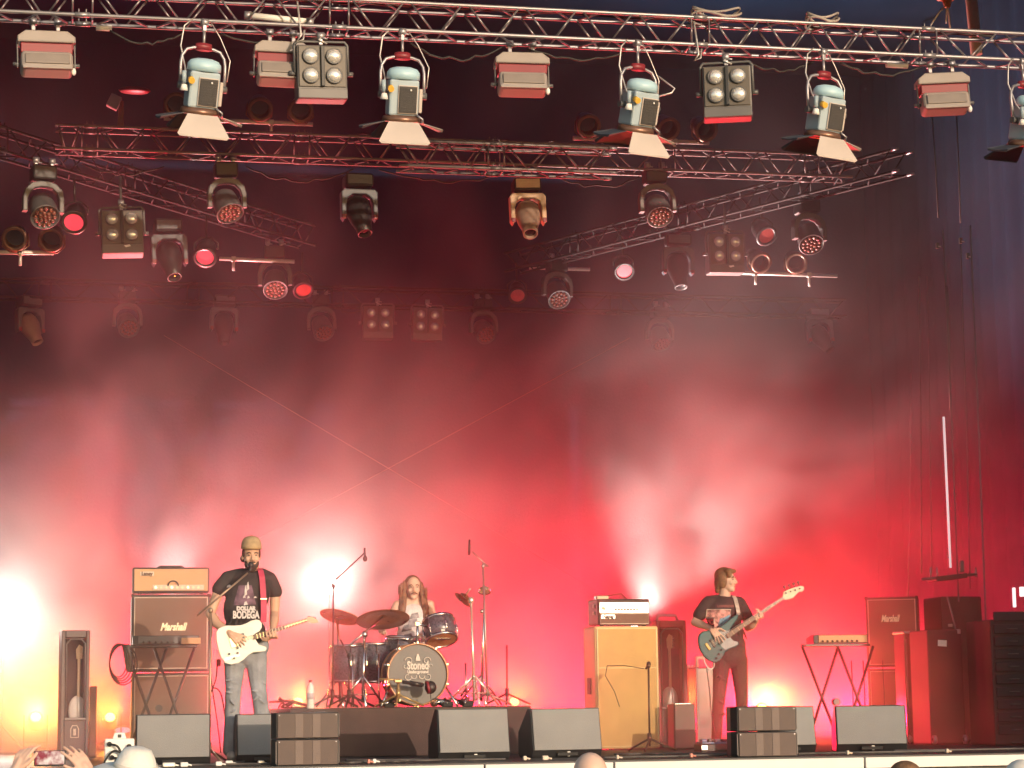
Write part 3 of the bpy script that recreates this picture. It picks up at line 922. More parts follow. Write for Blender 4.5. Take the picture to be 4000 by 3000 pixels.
for (x0, x1, y, lab) in ((375, 437, 100, 'white sleeve on the rear chord of the front truss at left'), (3462, 3545, 253, 'white sleeve under the right part of the front truss')):
    a, b = atY(x0, y, 0.155), atY(x1, y+3, 0.155)
    tag(MB().tube((a.x, 0.155, FZ-0.025), (b.x, 0.155, FZ-0.025), 0.026, n=12).build('tube_sleeve', M_white), lab, 'sleeve', 'white sleeves on the front truss')
for px, lab in ((1160, 'thin safety cable looped at the left blinder'), (2710, 'thin safety cable hanging left of the right blinder')):
    p = atY(px, 150+(px-2000)*0.05, FY)
    k = MB(); k.path([(p.x, FY-.02, FZ+.2), (p.x+.02, FY-.03, FZ+.02), (p.x+.03, FY-.04, FZ-.1), (p.x-.01, FY-.04, FZ-.16), (p.x+.05, FY-.03, FZ-.13), (p.x+.06, FY-.03, FZ-0.05)], 0.009, 6)
    tag(k.build('safety_cable', M_cableL), lab, 'cable', 'safety cables by the blinders')
# black cables running along the trusses
for (Y0, Z0, xa, xb, lab) in ((MY+0.12, MZ+0.27, -3.4, 3.5, 'bundle of black cables lying along the middle truss'), (BY+.1, BZ+.27, -4.5, 5, 'bundle of black cables lying along the farthest truss'), (0.06, FZ+0.265, -4, 4.5, 'bundle of cables lying along the top of the front truss')):
    k = MB()
    for j in range(3):
        k.path([(xa+(xb-xa)*i/40, Y0+random.uniform(-.05, .05), Z0+abs(random.gauss(0, .012))) for i in range(41)], 0.009, 5)
    tag(k.build('cable_bundle', M_cableB), lab, 'cables', 'cable bundles on the trusses')
# uplighter perched on the middle truss (upper left)
p = atY(475, 470, 4.78)
t = thing('perched_light', 'small lamp on a short mast with dull red hood, top left of the middle truss', 'lamp', (p.x, 4.78, MZ+0.26))
k = MB(); k.tube((0, 0, 0), (0, 0, 0.30), 0.022, n=8); k.tube((-0.03, 0, 0), (-.02, 0, .22), 0.014, n=8); k.build('mast', M_brownm, t)
k = MB(); k.box((-0.08, -0.02, 0.28), (0.12, 0.1, 0.14), Euler((0, R(25), 0)), 0.01); k.build('lamp_body', mat('pink grey body', (.4, .3, .3), .5), t)
k = MB(); k.lathe([(0, .03), (.11, .02), (.13, 0), (.11, -.02), (0, -.03)], (0.13, 0, 0.42), None, 20, 1.3, .8); k.build('hood', M_redpart, t)

# bracing wires crossing in front of the back drape
for (p0, p1, lab) in (((640, 1310), (2330, 2310), 'thin wire running down to the right across the back wall'), ((970, 2125), (2460, 1320), 'thin wire running up to the right across the back wall')):
    a, b = atY(*p0, 12.6), atY(*p1, 12.6)
    tag(MB().tube(a, b, 0.005, n=6).build('bracing_wire', mat('pale wire', (.34, .26, .26), .5, .3)), lab, 'wire', 'crossed bracing wires at the back')

# drooping cable loops on the rig
for i, (px0, px1, py0, py1, Y, sag, lab) in enumerate((
        (430, 720, 118, 128, 0.1, .10, 'slack cable loop between the left floodlight and first spotlight'), (860, 1240, 132, 150, 0.12, .07, 'slack cable loop near the left blinder'),
        (1600, 1960, 168, 185, 0.12, .12, 'slack cable loop right of the second spotlight'), (2060, 2440, 190, 205, 0.1, .08, 'slack cable loop left of the middle spotlight'),
        (2900, 3180, 225, 240, 0.12, .11, 'slack cable loop right of the right blinder'), (3280, 3600, 245, 262, 0.1, .09, 'slack cable loop before the right floodlight'),
        (320, 640, 640, 650, 4.7, .10, 'dark cable loop under the left of the middle truss'), (960, 1380, 650, 660, 4.7, .14, 'dark cable loop under the middle truss beside the left dark moving light'),
        (1480, 1980, 662, 675, 4.7, .12, 'dark cable loop under the centre of the middle truss'), (2160, 2500, 680, 690, 4.7, .13, 'dark cable loop right of the orange lit moving light'),
        (1300, 1440, 1190, 1192, 12.0, .12, 'dark cable loop beside the two far blinders'), (600, 860, 1172, 1175, 12.0, .14, 'dark cable loop on the farthest truss at left'))):
    a, b = atY(px0, py0, Y), atY(px1, py1, Y)
    pts = [a.lerp(b, j/14)+Vector((0, random.uniform(-.01, .01), -sag*(1-(2*j/14-1)**2)*(0.8+0.4*random.random()))) for j in range(15)]
    k = MB(); k.path(pts, 0.009, 6)
    tag(k.build('cable', M_cableB), lab, 'cable', 'slack cables hanging from the trusses')
# ================================================================== GEAR ON THE STAGE
RISER_Z, RISER_Y = 0.44, 2.25
M_riser = mat('riser carpet sides', (0.085, 0.05, 0.045), 0.85, 0, 0.2, 4, 0.3, 120)
M_tolex = mat('black tolex', (0.03, 0.028, 0.028), 0.6, 0, 0.15, 6, 0.35, 160)
M_grillb = mat('brown black grille cloth', (0.20, 0.115, 0.085), 0.85, 0, 0.08, 5, 0.5, 260)
M_piping = mat('cream piping', (0.66, 0.55, 0.46), 0.6, 0, 0.06)
M_gold = mat('pale gold logo', (0.85, 0.74, 0.55), 0.3, 0.3, 0.05)
M_cream = mat('cream vinyl', (0.72, 0.52, 0.24), 0.55, 0, 0.06, 4, 0.25, 140)
M_tan = mat('tan grille cloth', (0.62, 0.39, 0.15), 0.85, 0, 0.07, 6, 0.5, 220)
M_orangetan = mat('orange tan vinyl and painted orange light', (0.62, 0.34, 0.17), 0.55, 0, 0.06, 4, 0.3, 140)
M_silver = mat('silver panel', (0.75, 0.74, 0.71), 0.3, 0.5, 0.05)
M_wedgegrill = mat('grey wedge grille', (0.27, 0.27, 0.275), 0.7, 0.1, 0.12, 2.2, 0.5, 220)
M_amberknob = mat('cream knob', (0.8, 0.7, 0.5), 0.4)

g = MB()
xa, xb = atY(1325, 2780, RISER_Y).x-0.45, atY(2075, 2780, RISER_Y).x
g.box(((xa+xb)/2, RISER_Y+1.3, RISER_Z/2), (xb-xa, 2.6, RISER_Z-0.004), bev=0.01)
o = g.build('drum_riser', M_riser); tag(o, 'low black drum riser with carpeted front under the drum kit', 'riser')

# --- floor monitors: tall grey plate towards the audience, sloping back
def wedge(px0, px1, pyt, pyb, Y, rz, lab, strip=0.055, logo=True):
    a, b = atY(px0, pyb, Y), atY(px1, pyb, Y)
    W = (b-a).length
    H = (atY(px0, pyt, Y).z)
    t = thing('floor_monitor', lab, 'floor monitor', ((a.x+b.x)/2, Y, 0), (0, 0, R(rz)), 'wedge monitors along the stage front')
    D = 0.42
    prof = [(0.05, 0.0), (0.0, strip+.01), (0.07, H), (0.15, H), (D, 0.22), (D, 0.03), (D-0.04, 0.0)]
    k = MB(); k.prism([(-W/2, y, z) for y, z in prof], (W, 0, 0), 0.008); k.build('cabinet', M_black, t)
    k = MB()
    sl = (0.07)/(H-strip-.01)
    z0, z1 = strip+0.012, H-0.008
    y0, y1 = sl*(z0-strip-.01)-0.006, sl*(z1-strip-.01)-0.006
    k.prism([(-W/2+.012, y0, z0), (W/2-.012, y0, z0), (W/2-.012, y1, z1), (-W/2+.012, y1, z1)], (0, -0.012, 0), 0.004)
    k.build('grille', M_wedgegrill, t)
    k = MB(); k.box((0, 0.005, strip*0.55), (W*0.3, 0.02, 0.03), bev=0.005); k.build('handle', M_rubber, t)
    if logo:
        k = MB(); k.box((0.01, 0.006, strip*0.75), (0.026, 0.016, 0.022), bev=0.003); k.box((0.01, 0.012, strip*0.35), (0.022, 0.016, 0.016), bev=0.003); k.build('badge', M_white, t)
    return t
wedge(528, 822, 2792, 2962, 0.55, -3, 'bluish grey floor monitor at the far left, in front of the guitar amplifiers', logo=False)
wedge(924, 1120, 2790, 2952, 0.9, 2, 'floor monitor half hidden behind the left speaker stack', logo=False)
wedge(1712, 1996, 2770, 2968, 0.45, 3, 'warm grey floor monitor in front of the drum riser')
wedge(2078, 2358, 2768, 2950, 0.75, 6, 'floor monitor left of the yellow bass cabinet')
wedge(3010, 3190, 2760, 2930, 1.1, -3, 'floor monitor half hidden behind the right speaker stack', logo=False)
wedge(3276, 3538, 2757, 2932, 0.95, -14, 'pale floor monitor at the right under the keyboard, showing its black side')

# --- small speaker boxes stacked by twos on the stage edge
M_fill = mat('brown grey speaker front', (0.13, 0.095, 0.085), 0.7, 0, 0.1, 4, 0.4, 250)
M_fill2 = mat('paler grille strip', (0.19, 0.145, 0.13), 0.7, 0, 0.08, 4, 0.4, 250)
def fill_stack(px0, px1, pyt, pyb, Y, rz, names):
    a, b = atY(px0, pyb, Y), atY(px1, pyb, Y)
    W = b.x-a.x; H = atY(px0, pyt, Y).z
    h = H/2-0.004
    for i in (0, 1):
        t = thing('speaker_box', names[i], 'speaker', ((a.x+b.x)/2, Y, i*(h+0.006)), (0, 0, R(rz)), 'small black speakers stacked on the stage edge')
        k = MB()
        k.prism([(-W/2, 0, 0.0), (W/2, 0, 0.0), (W/2-0.05, 0.36, 0.0), (-W/2-0.02, 0.30, 0.0), (-W/2-0.035, 0.1, 0.0)], (0, 0, h), 0.006); k.build('cabinet', M_black, t)
        k = MB(); k.box((0, -0.008, h/2), (W-0.015, 0.016, h-0.012), bev=0.004); k.build('grille', M_fill, t)
        for x in (-0.07, 0.07):
            k = MB(); k.box((x*W/0.5, -0.018, h/2), (0.062, 0.006, h-0.02), bev=0.002); k.build('grille_strip', M_fill2, t)
        for x in (-W/2+.02, W/2-.02):
            k = MB(); k.tube((x, -0.02, h-0.02), (x, -0.014, h-0.02), 0.005, n=8); k.build('screw', M_alu, t)
        for s in ((-1, 1) if i == 0 else (1,)):
            k = MB(); k.box((s*(W/2+.004), 0.02, h/2), (0.008, 0.05, h-0.03), bev=0.003); k.build('rigging_plate', M_aludark, t)
fill_stack(1080, 1322, 2784, 2990, -0.14, 0, ['lower speaker of the left stack on the stage edge', 'upper speaker of the left stack on the stage edge'])
fill_stack(2886, 3112, 2760, 2962, -0.10, -3, ['lower speaker of the right stack on the stage edge', 'upper speaker of the right stack, in front of the bassist'])

# --- guitar amplifier stack
def cab(px0, px1, py, Y, z, W, H, D, rz, name, lab, logo, body=M_tolex, grille=M_grillb, pip=M_piping, group=None, logopos=(0.05, 0.17), logosize=0.26):
    c = atY((px0+px1)/2, py, Y)
    t = thing(name, lab, 'speaker cabinet', (c.x, Y, z), (0, 0, R(rz)), group)
    k = MB(); k.box((0, D/2, H/2), (W, D, H), bev=0.018); k.build('cabinet', body, t)
    k = MB(); k.box((0, -0.004, H/2), (W-0.07, 0.016, H-0.07), bev=0.004); k.build('grille', grille, t)
    k = MB()
    x, z0, z1 = W/2-0.03, 0.03, H-0.03
    k.path([(-x, -0.008, z0), (x, -0.008, z0), (x, -0.008, z1), (-x, -0.008, z1)], 0.008, 6, closed=True); k.build('piping', pip, t)
    for sx in (-1, 1):
        for zz in (0.012, H-0.012):
            k = MB(); k.box((sx*(W/2-0.012), 0.01, zz), (0.034, 0.04, 0.034), bev=0.008); k.build('corner', M_rubber, t)
    if logo:
        put_text('logo', logo, 0.10, M_gold, (logopos[0], -0.016, H/2+logopos[1]), t, shear=0.35, width=logosize, bold=0.004)
    return t
GY = 4.0
cab(512, 822, 2900, GY, 0.05, 0.765, 0.75, 0.36, 0, 'speaker_cabinet', 'lower guitar speaker cabinet with white script logo, behind the left floor monitor', 'Marshall', group='two guitar speaker cabinets stacked at left', logopos=(0.08, -0.09))
cab(512, 822, 2500, GY, 0.815, 0.765, 0.75, 0.36, 0, 'speaker_cabinet', 'upper guitar speaker cabinet with white script logo under the orange amplifier', 'Marshall', group='two guitar speaker cabinets stacked at left', logopos=(0.02, 0.055))
c = atY(668, 2318, GY)
t = thing('guitar_amplifier', 'orange tan guitar amplifier head on top of the left cabinet stack', 'amplifier', (c.x, GY+.02, 1.572))
k = MB(); k.box((0, 0.12, 0.135), (0.75, 0.26, 0.245), bev=0.015); k.build('case', M_tolex, t)
k = MB(); k.box((0, -0.013, 0.135), (0.715, 0.014, 0.215), bev=0.004); k.build('front_panel', M_orangetan, t)
k = MB(); k.box((0.07, -0.026, 0.06), (0.50, 0.014, 0.052), bev=0.004); cp = k.build('control_panel', M_piping, t)
for i in range(9):
    k = MB(); k.tube((-0.15+i*0.052, -0.033, 0.06), (-0.15+i*0.052, -0.052, 0.06), 0.013, n=12); k.build('knob', M_amberknob if i % 3 else M_chrome, cp)
k = MB(); k.box((-0.235, -0.024, 0.195), (0.135, 0.008, 0.042), bev=0.003); pl = k.build('name_plate', M_piping, t)
put_text('logo', 'Laney', 0.05, mat('dark brown print', (.12, .06, .03), .6), (-0.235, -0.031, 0.195), pl, width=0.11, bold=0.003)
k = MB(); k.path([(-0.13, 0.12, 0.258), (-0.10, 0.12, 0.274), (0.10, 0.12, 0.274), (0.13, 0.12, 0.258)], 0.011, 8); k.build('handle', M_rubber, t)
for sx in (-1, 1):
    k = MB(); k.lathe([(0.02, -0.0), (0.02, 0.014), (0, 0.014)], (sx*0.3, 0.03, 0.0), None, 12); k.build('foot', M_rubber, t)
k = MB(); k.path([(0.02+0.05*math.cos(a_), -0.045, 0.075+0.05*math.sin(a_)) for a_ in [PI*i/8 for i in range(9)]], 0.006, 6); k.build('patch_cable', M_cableB, t)

# --- X stands with keyboards
def xstand(name, lab, x, Y, top, W, lean=0.17, pairs=(-0.16, 0.20), red=False):
    t = thing(name, lab, 'keyboard stand', (x, Y, 0), (0, 0, 0), 'folding keyboard stands')
    m = M_blackmetal
    for px_ in pairs:
        k = MB(); k.tube((px_-lean-.02, 0, top), (px_+lean, 0.02, 0.02), 0.014, n=8); k.build('leg', m, t)
        k = MB(); k.tube((px_+lean+.02, 0.04, top), (px_-lean, 0.02, 0.02), 0.014, n=8); k.build('leg', m, t)
    for s in (0, 1):
        k = MB(); k.box((0, -0.02+0.1*s, top+0.012), (W, 0.03, 0.025), bev=0.004); k.build('top_bar', m, t)
    k = MB(); k.tube((-0.02, -0.02, top*0.45), (-0.02, 0.05, top*0.45), 0.035, n=12); k.build('hinge', M_midgrey, t)
    return t
def keyboard(x, Y, z, W, D, lab, mface, rz=0):
    t = thing('keyboard', lab, 'keyboard', (x, Y, z), (0, 0, R(rz)), 'small keyboards on stands')
    k = MB(); k.prism([(-W/2, -0.02, 0), (-W/2, D, 0), (-W/2, D, 0.06), (-W/2, 0.10, 0.085), (-W/2, -0.02, 0.085)], (W, 0, 0), 0.006); k.build('case', M_black, t)
    k = MB(); k.box((0.02, -0.026, 0.045), (W-0.06, 0.012, 0.07), bev=0.003); f = k.build('rear_panel', mface, t)
    for i in range(8):
        k = MB(); k.tube((-W*0.34+i*W*0.09, -0.031, 0.025), (-W*0.34+i*W*0.09, -0.048, 0.02), 0.010, n=8); k.build('socket', M_blackmetal, f)
    return t
p = atY(3268, 2525, 2.6)
xstand('keyboard_stand', 'black double X stand under the right keyboard', p.x, 2.6, p.z, 0.66)
keyboard(p.x+0.04, 2.6, p.z+0.028, 0.54, 0.3, 'small keyboard with orange lit back panel at the right', M_orangetan, -6)  # orange light on the back panel put into its colour
p = atY(640, 2530, 3.2)
xstand('keyboard_stand', 'black X stand in front of the guitar cabinets with cables hung on it', p.x-.02, 3.2, p.z, 0.66, pairs=(-0.14, 0.12))
keyboard(p.x+0.02, 3.2, p.z+0.028, 0.62, 0.25, 'keyboard in front of the guitar cabinets, its right end lit orange', M_midgrey)
k = MB(); k.box((p.x+0.25, 3.165, p.z+0.06), (0.18, 0.05, 0.06), bev=0.006); tag(k.build('effects_box', M_orangetan), 'small orange box at the right end of the left keyboard', 'effects box')
# coil of cable hanging from the left stand
c = atY(462, 2580, 3.15)
k = MB()
for j in range(5):
    k.path([(c.x+(0.08+0.012*j)*math.cos(a_)+0.012*j, 3.13+0.012*j+.01*math.sin(3*a_), c.z+(0.155+.008*j)*math.sin(a_)-0.01*j) for a_ in [2*PI*i/22 for i in range(22)]], 0.006, 6, closed=True)
tag(k.build('cable_coil', mat('brown black cable', (.05, .03, .028), .6)), 'coil of cable hanging on the left end of the keyboard stand', 'cable')
k = MB(); k.box((c.x+0.09, 3.18, c.z+0.02), (0.07, 0.05, 0.26), Euler((0, R(-10), 0)), 0.01); tag(k.build('hanging_bag', mat('shiny black plastic', (.05, .04, .05), .25)), 'shiny black pouch hanging on the left keyboard stand', 'pouch')

# --- open guitar cases standing upright with an instrument inside
def guitar_case(px0, px1, pyt, Y, rz, lab, mshell, emblem=True, handle=False, D=0.35):
    a, b = atY(px0, 2800, Y), atY(px1, 2800, Y)
    W = b.x-a.x; H = atY(px0, pyt, Y).z
    t = thing('guitar_case', lab, 'guitar case', ((a.x+b.x)/2, Y, 0), (0, 0, R(rz)), 'open guitar cases standing upright')
    k = MB()
    fr = 0.035
    k.box((-W/2+fr/2, D/2, H/2), (fr, D, H), bev=0.008); k.box((W/2-fr/2, D/2, H/2), (fr, D, H), bev=0.008)
    k.box((0, D/2, H-fr), (W-2*fr-.002, D, 2*fr), bev=0.008); k.build('shell', mshell, t)
    k = MB(); k.box((0, D-0.03, H*0.5), (W-2*fr-.002, 0.03, H-4*fr-.004)); k.build('lining', mat('plush lining with painted red light', (.16, .02, .028), .9, 0, .2) if handle else mat('dark plush lining', (.035, .02, .022), .9, 0, .2), t)  # right case: red stage light put into the lining colour
    z0 = H*0.30
    k = MB(); k.box((0, 0.03, z0/2), (W-2*fr-.002, 0.06, z0), bev=0.006); f = k.build('lower_panel', mat('dark case panel', (.10, .065, .065), .6), t)
    k = MB(); k.box((0, -0.01, z0+0.012), (W-2*fr, 0.05, 0.022), bev=0.005); k.build('ledge', M_aludark, t)
    x = W/2-fr-.01
    k = MB()
    k.path([(-x, -0.006, z0+.03), (-x, -0.006, H-0.13), (-x+.04, -0.006, H-0.085), (x-.04, -0.006, H-0.085), (x, -0.006, H-0.13), (x, -0.006, z0+.03)], 0.008, 6); k.build('rim', M_aludark, t)
    if emblem:
        k = MB()
        k.path([(-0.036, -0.004, 0.20), (-0.036, -0.004, 0.28), (-0.02, -0.004, 0.31), (0.02, -0.004, 0.31), (0.036, -0.004, 0.28), (0.036, -0.004, 0.20)], 0.006, 6, closed=True)
        k.box((0, -0.004, 0.25), (0.026, 0.008, 0.062), bev=0.003); k.build('emblem', M_piping, t)
    if handle:
        k = MB(); k.path([(-0.13, 0.1, H-.005), (-0.11, 0.1, H+0.055), (0.07, 0.1, H+0.055), (0.09, 0.1, H-.005)], 0.014, 8); k.build('handle', M_alu, t)
    # the instrument seen inside
    g_ = thing('guitar', 'guitar neck with headstock standing inside the ' + ('right red lit case' if handle else 'left case'), 'guitar', ((a.x+b.x)/2, Y+0.2, z0+.03), (0, 0, R(rz)))
    top = H-0.16-z0
    k = MB(); k.box((0.03, 0, top*0.45), (0.028, 0.022, top*0.7), bev=0.006); k.build('neck', mat('maple neck', (.6, .42, .28), .5), g_)
    k = MB(); k.prism([(0.005, -.008, top*0.8), (0.06, -.008, top*0.8), (0.065, -.008, top*0.97), (0.03, -.008, top), (0.0, -.008, top*0.93)], (0, 0.018, 0), 0.004); hs = k.build('headstock', mat('maple neck', (.6, .42, .28), .5), g_)
    for i in range(4):
        k = MB(); k.tube((0.06, 0, top*(0.82+.04*i)), (0.085, 0, top*(0.82+.04*i)), 0.007, n=8); k.build('tuning_peg', M_chrome, hs)
    k = MB(); k.ell((0.02, 0, 0.06), (0.085, 0.03, 0.14)); k.build('body', mat('pale guitar body', (.6, .55, .55), .3, 0, .1, 3), g_)
    return t
M_case = mat('worn black case', (0.07, 0.05, 0.05), 0.5, 0, 0.25, 5)
guitar_case(236, 348, 2462, 3.4, 6, 'tall narrow open guitar case at the left, arched emblem on its lower panel', M_case, D=0.28)
k = MB(); q = atY(362, 2830, 4.1); k.box((q.x, 4.1, 0.34), (0.07, 0.3, 0.68), bev=0.01); tag(k.build('flight_case', mat('brown case side', (.14, .05, .03), .5)), 'narrow brown case standing just right of the left guitar case', 'flight case')
guitar_case(2572, 2688, 2424, 3.75, -4, 'red lit open guitar case with white handle right of the yellow cabinet', mat('case with painted red light', (.30, .03, .04), .45, 0, .2), emblem=False, handle=True, D=0.25)  # shell colour holds the red light falling on it
q = atY(2676, 2840, 2.9)
t = thing('speaker_box', 'small brown grey speaker standing before the right guitar case', 'speaker', (q.x, 2.9, 0))
k = MB(); k.box((0, 0.12, 0.22), (0.215, 0.24, 0.43), bev=0.008); k.build('cabinet', M_tolex, t)
k = MB(); k.box((0, -0.006, 0.22), (0.2, 0.014, 0.41), bev=0.004); k.build('grille', M_fill2, t)
k = MB(); k.box((0, 0.10, 0.437), (0.17, 0.1, 0.012), bev=0.004); k.build('top_plate', M_silver, t)

# --- yellow bass cabinet and bass amplifier
c = atY(2452, 2700, 3.2)
t = thing('bass_cabinet', 'tall yellow bass speaker cabinet with cream piping', 'speaker cabinet', (c.x, 3.2, 0), (0, 0, R(3)))
W, H, D = 0.655, 1.19, 0.40
k = MB(); k.box((0, D/2, H/2+.01), (W, D, H), bev=0.02); k.build('cabinet', M_cream, t)
k = MB(); k.box((0, -0.003, H/2+.01), (W-0.055, 0.012, H-0.055), bev=0.003); k.build('grille', M_tan, t)
k = MB(); k.box((0, -0.011, H*0.665), (W-0.06, 0.01, 0.014), bev=0.003); k.build('divider', M_cream, t)
x = W/2-0.024
k = MB(); k.path([(-x, -0.008, 0.035), (x, -0.008, 0.035), (x, -0.008, H-.015), (-x, -0.008, H-.015)], 0.009, 6, closed=True); k.build('piping', mat('yellow cream piping', (.82, .66, .36), .5), t)
k = MB(); k.box((-W/2-0.006, 0.2, 0.62), (0.012, 0.11, 0.16), bev=0.01); k.build('side_handle', M_rubber, t)
k = MB(); k.box((-W/2-0.006, 0.2, 0.33), (0.01, 0.08, 0.1), bev=0.006); k.build('socket_plate', M_rubber, t)
c = atY(2438, 2440, 3.25)
t = thing('bass_amplifier', 'bass amplifier head with silver control panel on the yellow cabinet', 'amplifier', (c.x, 3.25, 1.202), (0, 0, R(5)))
W, H, D = 0.54, 0.255, 0.32
k = MB(); k.box((0, D/2, H/2+.012), (W, D, H), bev=0.015); k.build('case', mat('red black tolex', (.055, .025, .025), .55, 0, .15, 6, .3, 150), t)
k = MB(); k.box((0, -0.006, 0.18), (W-0.03, 0.012, 0.105), bev=0.003); cp = k.build('control_panel', M_silver, t)
for i in range(8):
    k = MB(); k.tube((-0.09+i*0.032, -0.012, 0.165), (-0.09+i*0.032, -0.03, 0.165), 0.010, n=10); k.build('knob', M_rubber, cp)
for i in range(6):
    k = MB(); k.box((-0.06+i*0.028, -0.014, 0.218), (0.014, 0.008, 0.010)); k.build('switch', M_rubber, cp)
k = MB(); k.box((-0.215, -0.014, 0.175), (0.04, 0.008, 0.03), Euler((0, R(20), 0)), 0.002); k.build('emblem', M_brownm, cp)
k = MB(); k.box((0, -0.006, 0.072), (W-0.03, 0.012, 0.10), bev=0.003); gr = k.build('grille', M_grillb, t)
k = MB(); k.path([(-W/2+.018, -0.012, 0.022), (W/2-.018, -0.012, 0.022), (W/2-.018, -0.012, 0.122), (-W/2+.018, -0.012, 0.122)], 0.005, 6, closed=True); k.build('trim', M_piping, gr)
k = MB(); k.box((-0.17, -0.015, 0.092), (0.145, 0.008, 0.04), bev=0.003); pl = k.build('name_plate', M_silver, gr)
put_text('logo', 'Ampeg', 0.045, mat('dark print', (.05, .04, .04), .6), (-0.17, -0.021, 0.092), t, shear=0.3, width=0.12, bold=0.003)
k = MB(); k.box((-0.20, 0.10, H+.03), (0.13, 0.12, 0.045), bev=0.008)
k.path([(-0.14, .1, H+.05), (0.0, .1, H+.07), (0.06, .12, H+.02)], 0.006, 6)
tag(k.build('tuner_pedal', M_brownm, None, None, Matrix.Translation((c.x, 3.25, 1.2))), 'small pedal with a cable lying on the bass amplifier', 'pedal')
for sx in (-1, 1):
    k = MB(); k.lathe([(0.02, -0.001), (0.02, 0.014), (0, 0.014)], (sx*0.22, 0.04, 0.0), None, 12); k.build('foot', M_rubber, t)
for (zz, ) in ((0.20,), (0.13,)):
    k = MB(); k.box((-W/2-0.004, 0.12, zz), (0.01, 0.05, 0.035), bev=0.004); k.build('side_socket', M_piping, t)

# --- gear behind the bassist
q = atY(2712, 2700, 4.6)
t = thing('amplifier_rack', 'narrow pale rack with white knobs on top, coloured by yellow light behind the bassist', 'amplifier', (q.x, 4.6, 0))
k = MB(); k.box((0, 0.15, 0.40), (0.13, 0.3, 0.80), bev=0.01); k.build('case', mat('case with painted yellow light', (.75, .55, .25), .5), t)  # yellow light on the case put into its colour
k = MB(); k.box((0, -0.004, 0.72), (0.12, 0.012, 0.10), bev=0.004); k.box((0, -0.004, 0.60), (0.12, 0.012, 0.02)); k.build('control_panel', M_piping, t)
k = MB()
for i in range(3): k.ell((-0.04+i*0.04, 0.05, 0.82), (0.018, 0.018, 0.02), None, 10, 6)
k.build('knob', M_white, t)
q = atY(2758, 2700, 3.9)
t = thing('flight_case', 'tall shiny purple grey case just behind the bassist', 'flight case', (q.x, 3.9, 0))
k = MB(); k.box((0, 0.15, 0.40), (0.20, 0.3, 0.80), bev=0.012); k.build('case', mat('shiny purple black', (.075, .05, .065), .22, 0, .3, 6), t)
for sx in (-1, 1):
    k = MB(); k.box((sx*0.095, 0.0, 0.40), (0.022, 0.022, 0.79), bev=0.004); k.build('edge_trim', M_aludark, t)
k = MB(); k.path([(-0.06, 0.1, 0.80), (-0.06, 0.1, 0.90), (0.02, 0.1, 0.90)], 0.02, 8); k.build('top_fitting', M_piping, t)
q = atY(2800, 2910, 1.9)
t = thing('pedal_board', 'blue topped effects pedal board at the feet of the bassist', 'pedal board', (q.x, 1.9, 0))
k = MB(); k.box((0, 0.12, 0.035), (0.30, 0.25, 0.07), bev=0.008); k.build('base', M_black, t)
k = MB(); k.box((0, 0.12, 0.079), (0.27, 0.21, 0.016), bev=0.004); k.build('top_plate', mat('blue pedals', (.06, .14, .3), .4), t)
for i in range(4):
    k = MB(); k.box((-0.1+0.065*i, 0.1, 0.10), (0.05, 0.09, 0.026), bev=0.006); k.build('pedal', [mat('blue pedals', (.06, .14, .3), .4), M_midgrey, mat('teal pedal', (.1, .3, .4), .4), M_black][i], t)
k = MB(); k.box((-0.12, -0.007, 0.038), (0.06, 0.012, 0.042), bev=0.003); k.build('label_plate', M_silver, t)

# --- racks at the right
M_rack = mat('dusty rack black', (0.018, 0.017, 0.02), 0.6, 0, 0.15, 3)
def pxbox(name, lab, cat, px0, px1, pyt, Y, D, m, zb=0.0, rz=0, group=None, bev=0.015, pyb=None):
    a, b = atY(px0, 2700, Y), atY(px1, 2700, Y)
    H = atY(px0, pyt, Y).z-zb
    t = thing(name, lab, cat, ((a.x+b.x)/2, Y, zb), (0, 0, R(rz)), group)
    k = MB(); k.box((0, D/2, H/2), (b.x-a.x, D, H), bev=bev); k.build('case', m, t)
    return t, b.x-a.x, H
a = atY(3490, 2700, 4.6)
for i, (z, lab) in enumerate(((0.03, 'lower spare guitar cabinet bathed in red light at right'), (0.795, 'upper spare guitar cabinet with white script logo, bathed in red light at right'))):
    cab(3425, 3565, 2700, 4.6, z, 0.56, 0.75, 0.36, -24, 'speaker_cabinet', lab, 'Marshall' if i else None, group='spare guitar cabinets at right', logopos=(-0.02, 0.14), logosize=0.2)
for px, Y, lab in ((3372, 3.4, 'thin cable hanging straight down behind the right keyboard'), (3326, 3.6, 'thin cable between the legs of the right keyboard stand'), (3448, 3.5, 'thin cable hanging in front of the spare guitar cabinets')):
    p = atY(px, 2600, Y)
    k = MB(); k.path([(p.x, Y, 0.02), (p.x+.005, Y, .5), (p.x, Y, p.z+0.05)], 0.006, 6)
    tag(k.build('hanging_cable', M_cableB), lab, 'cable', 'cables behind the right keyboard')
t, W, H = pxbox('flight_case', 'shiny tall red lit case with silver rim beside the dark rack', 'flight case', 3540, 3612, 2475, 3.6, 0.3, mat('glossy dark case', (.035, .02, .022), .15, 0, .2, 5, coat=.5))
k = MB(); k.box((0, 0.15, H+0.012), (W+.02, 0.32, 0.03), bev=0.01); k.build('rim', M_alu, t)
for sx in (-1, 1):
    k = MB(); k.tube((sx*W*0.42, -0.006, 0.12), (sx*W*0.42, -0.006, H*0.95), 0.008, n=8); k.build('corner_rod', M_aludark, t)
    k = MB(); k.lathe([(0.03, -0.02), (0.045, 0), (0.03, 0.02)], (sx*W*0.45, -0.02, 0.05), Euler((0, PI/2, 0)), 14); k.build('castor', M_alu, t)
t, W, H = pxbox('amplifier_rack', 'dark tall rack with a white paper sheet taped near its top', 'equipment rack', 3630, 3768, 2460, 3.0, 0.45, M_rack, rz=2)
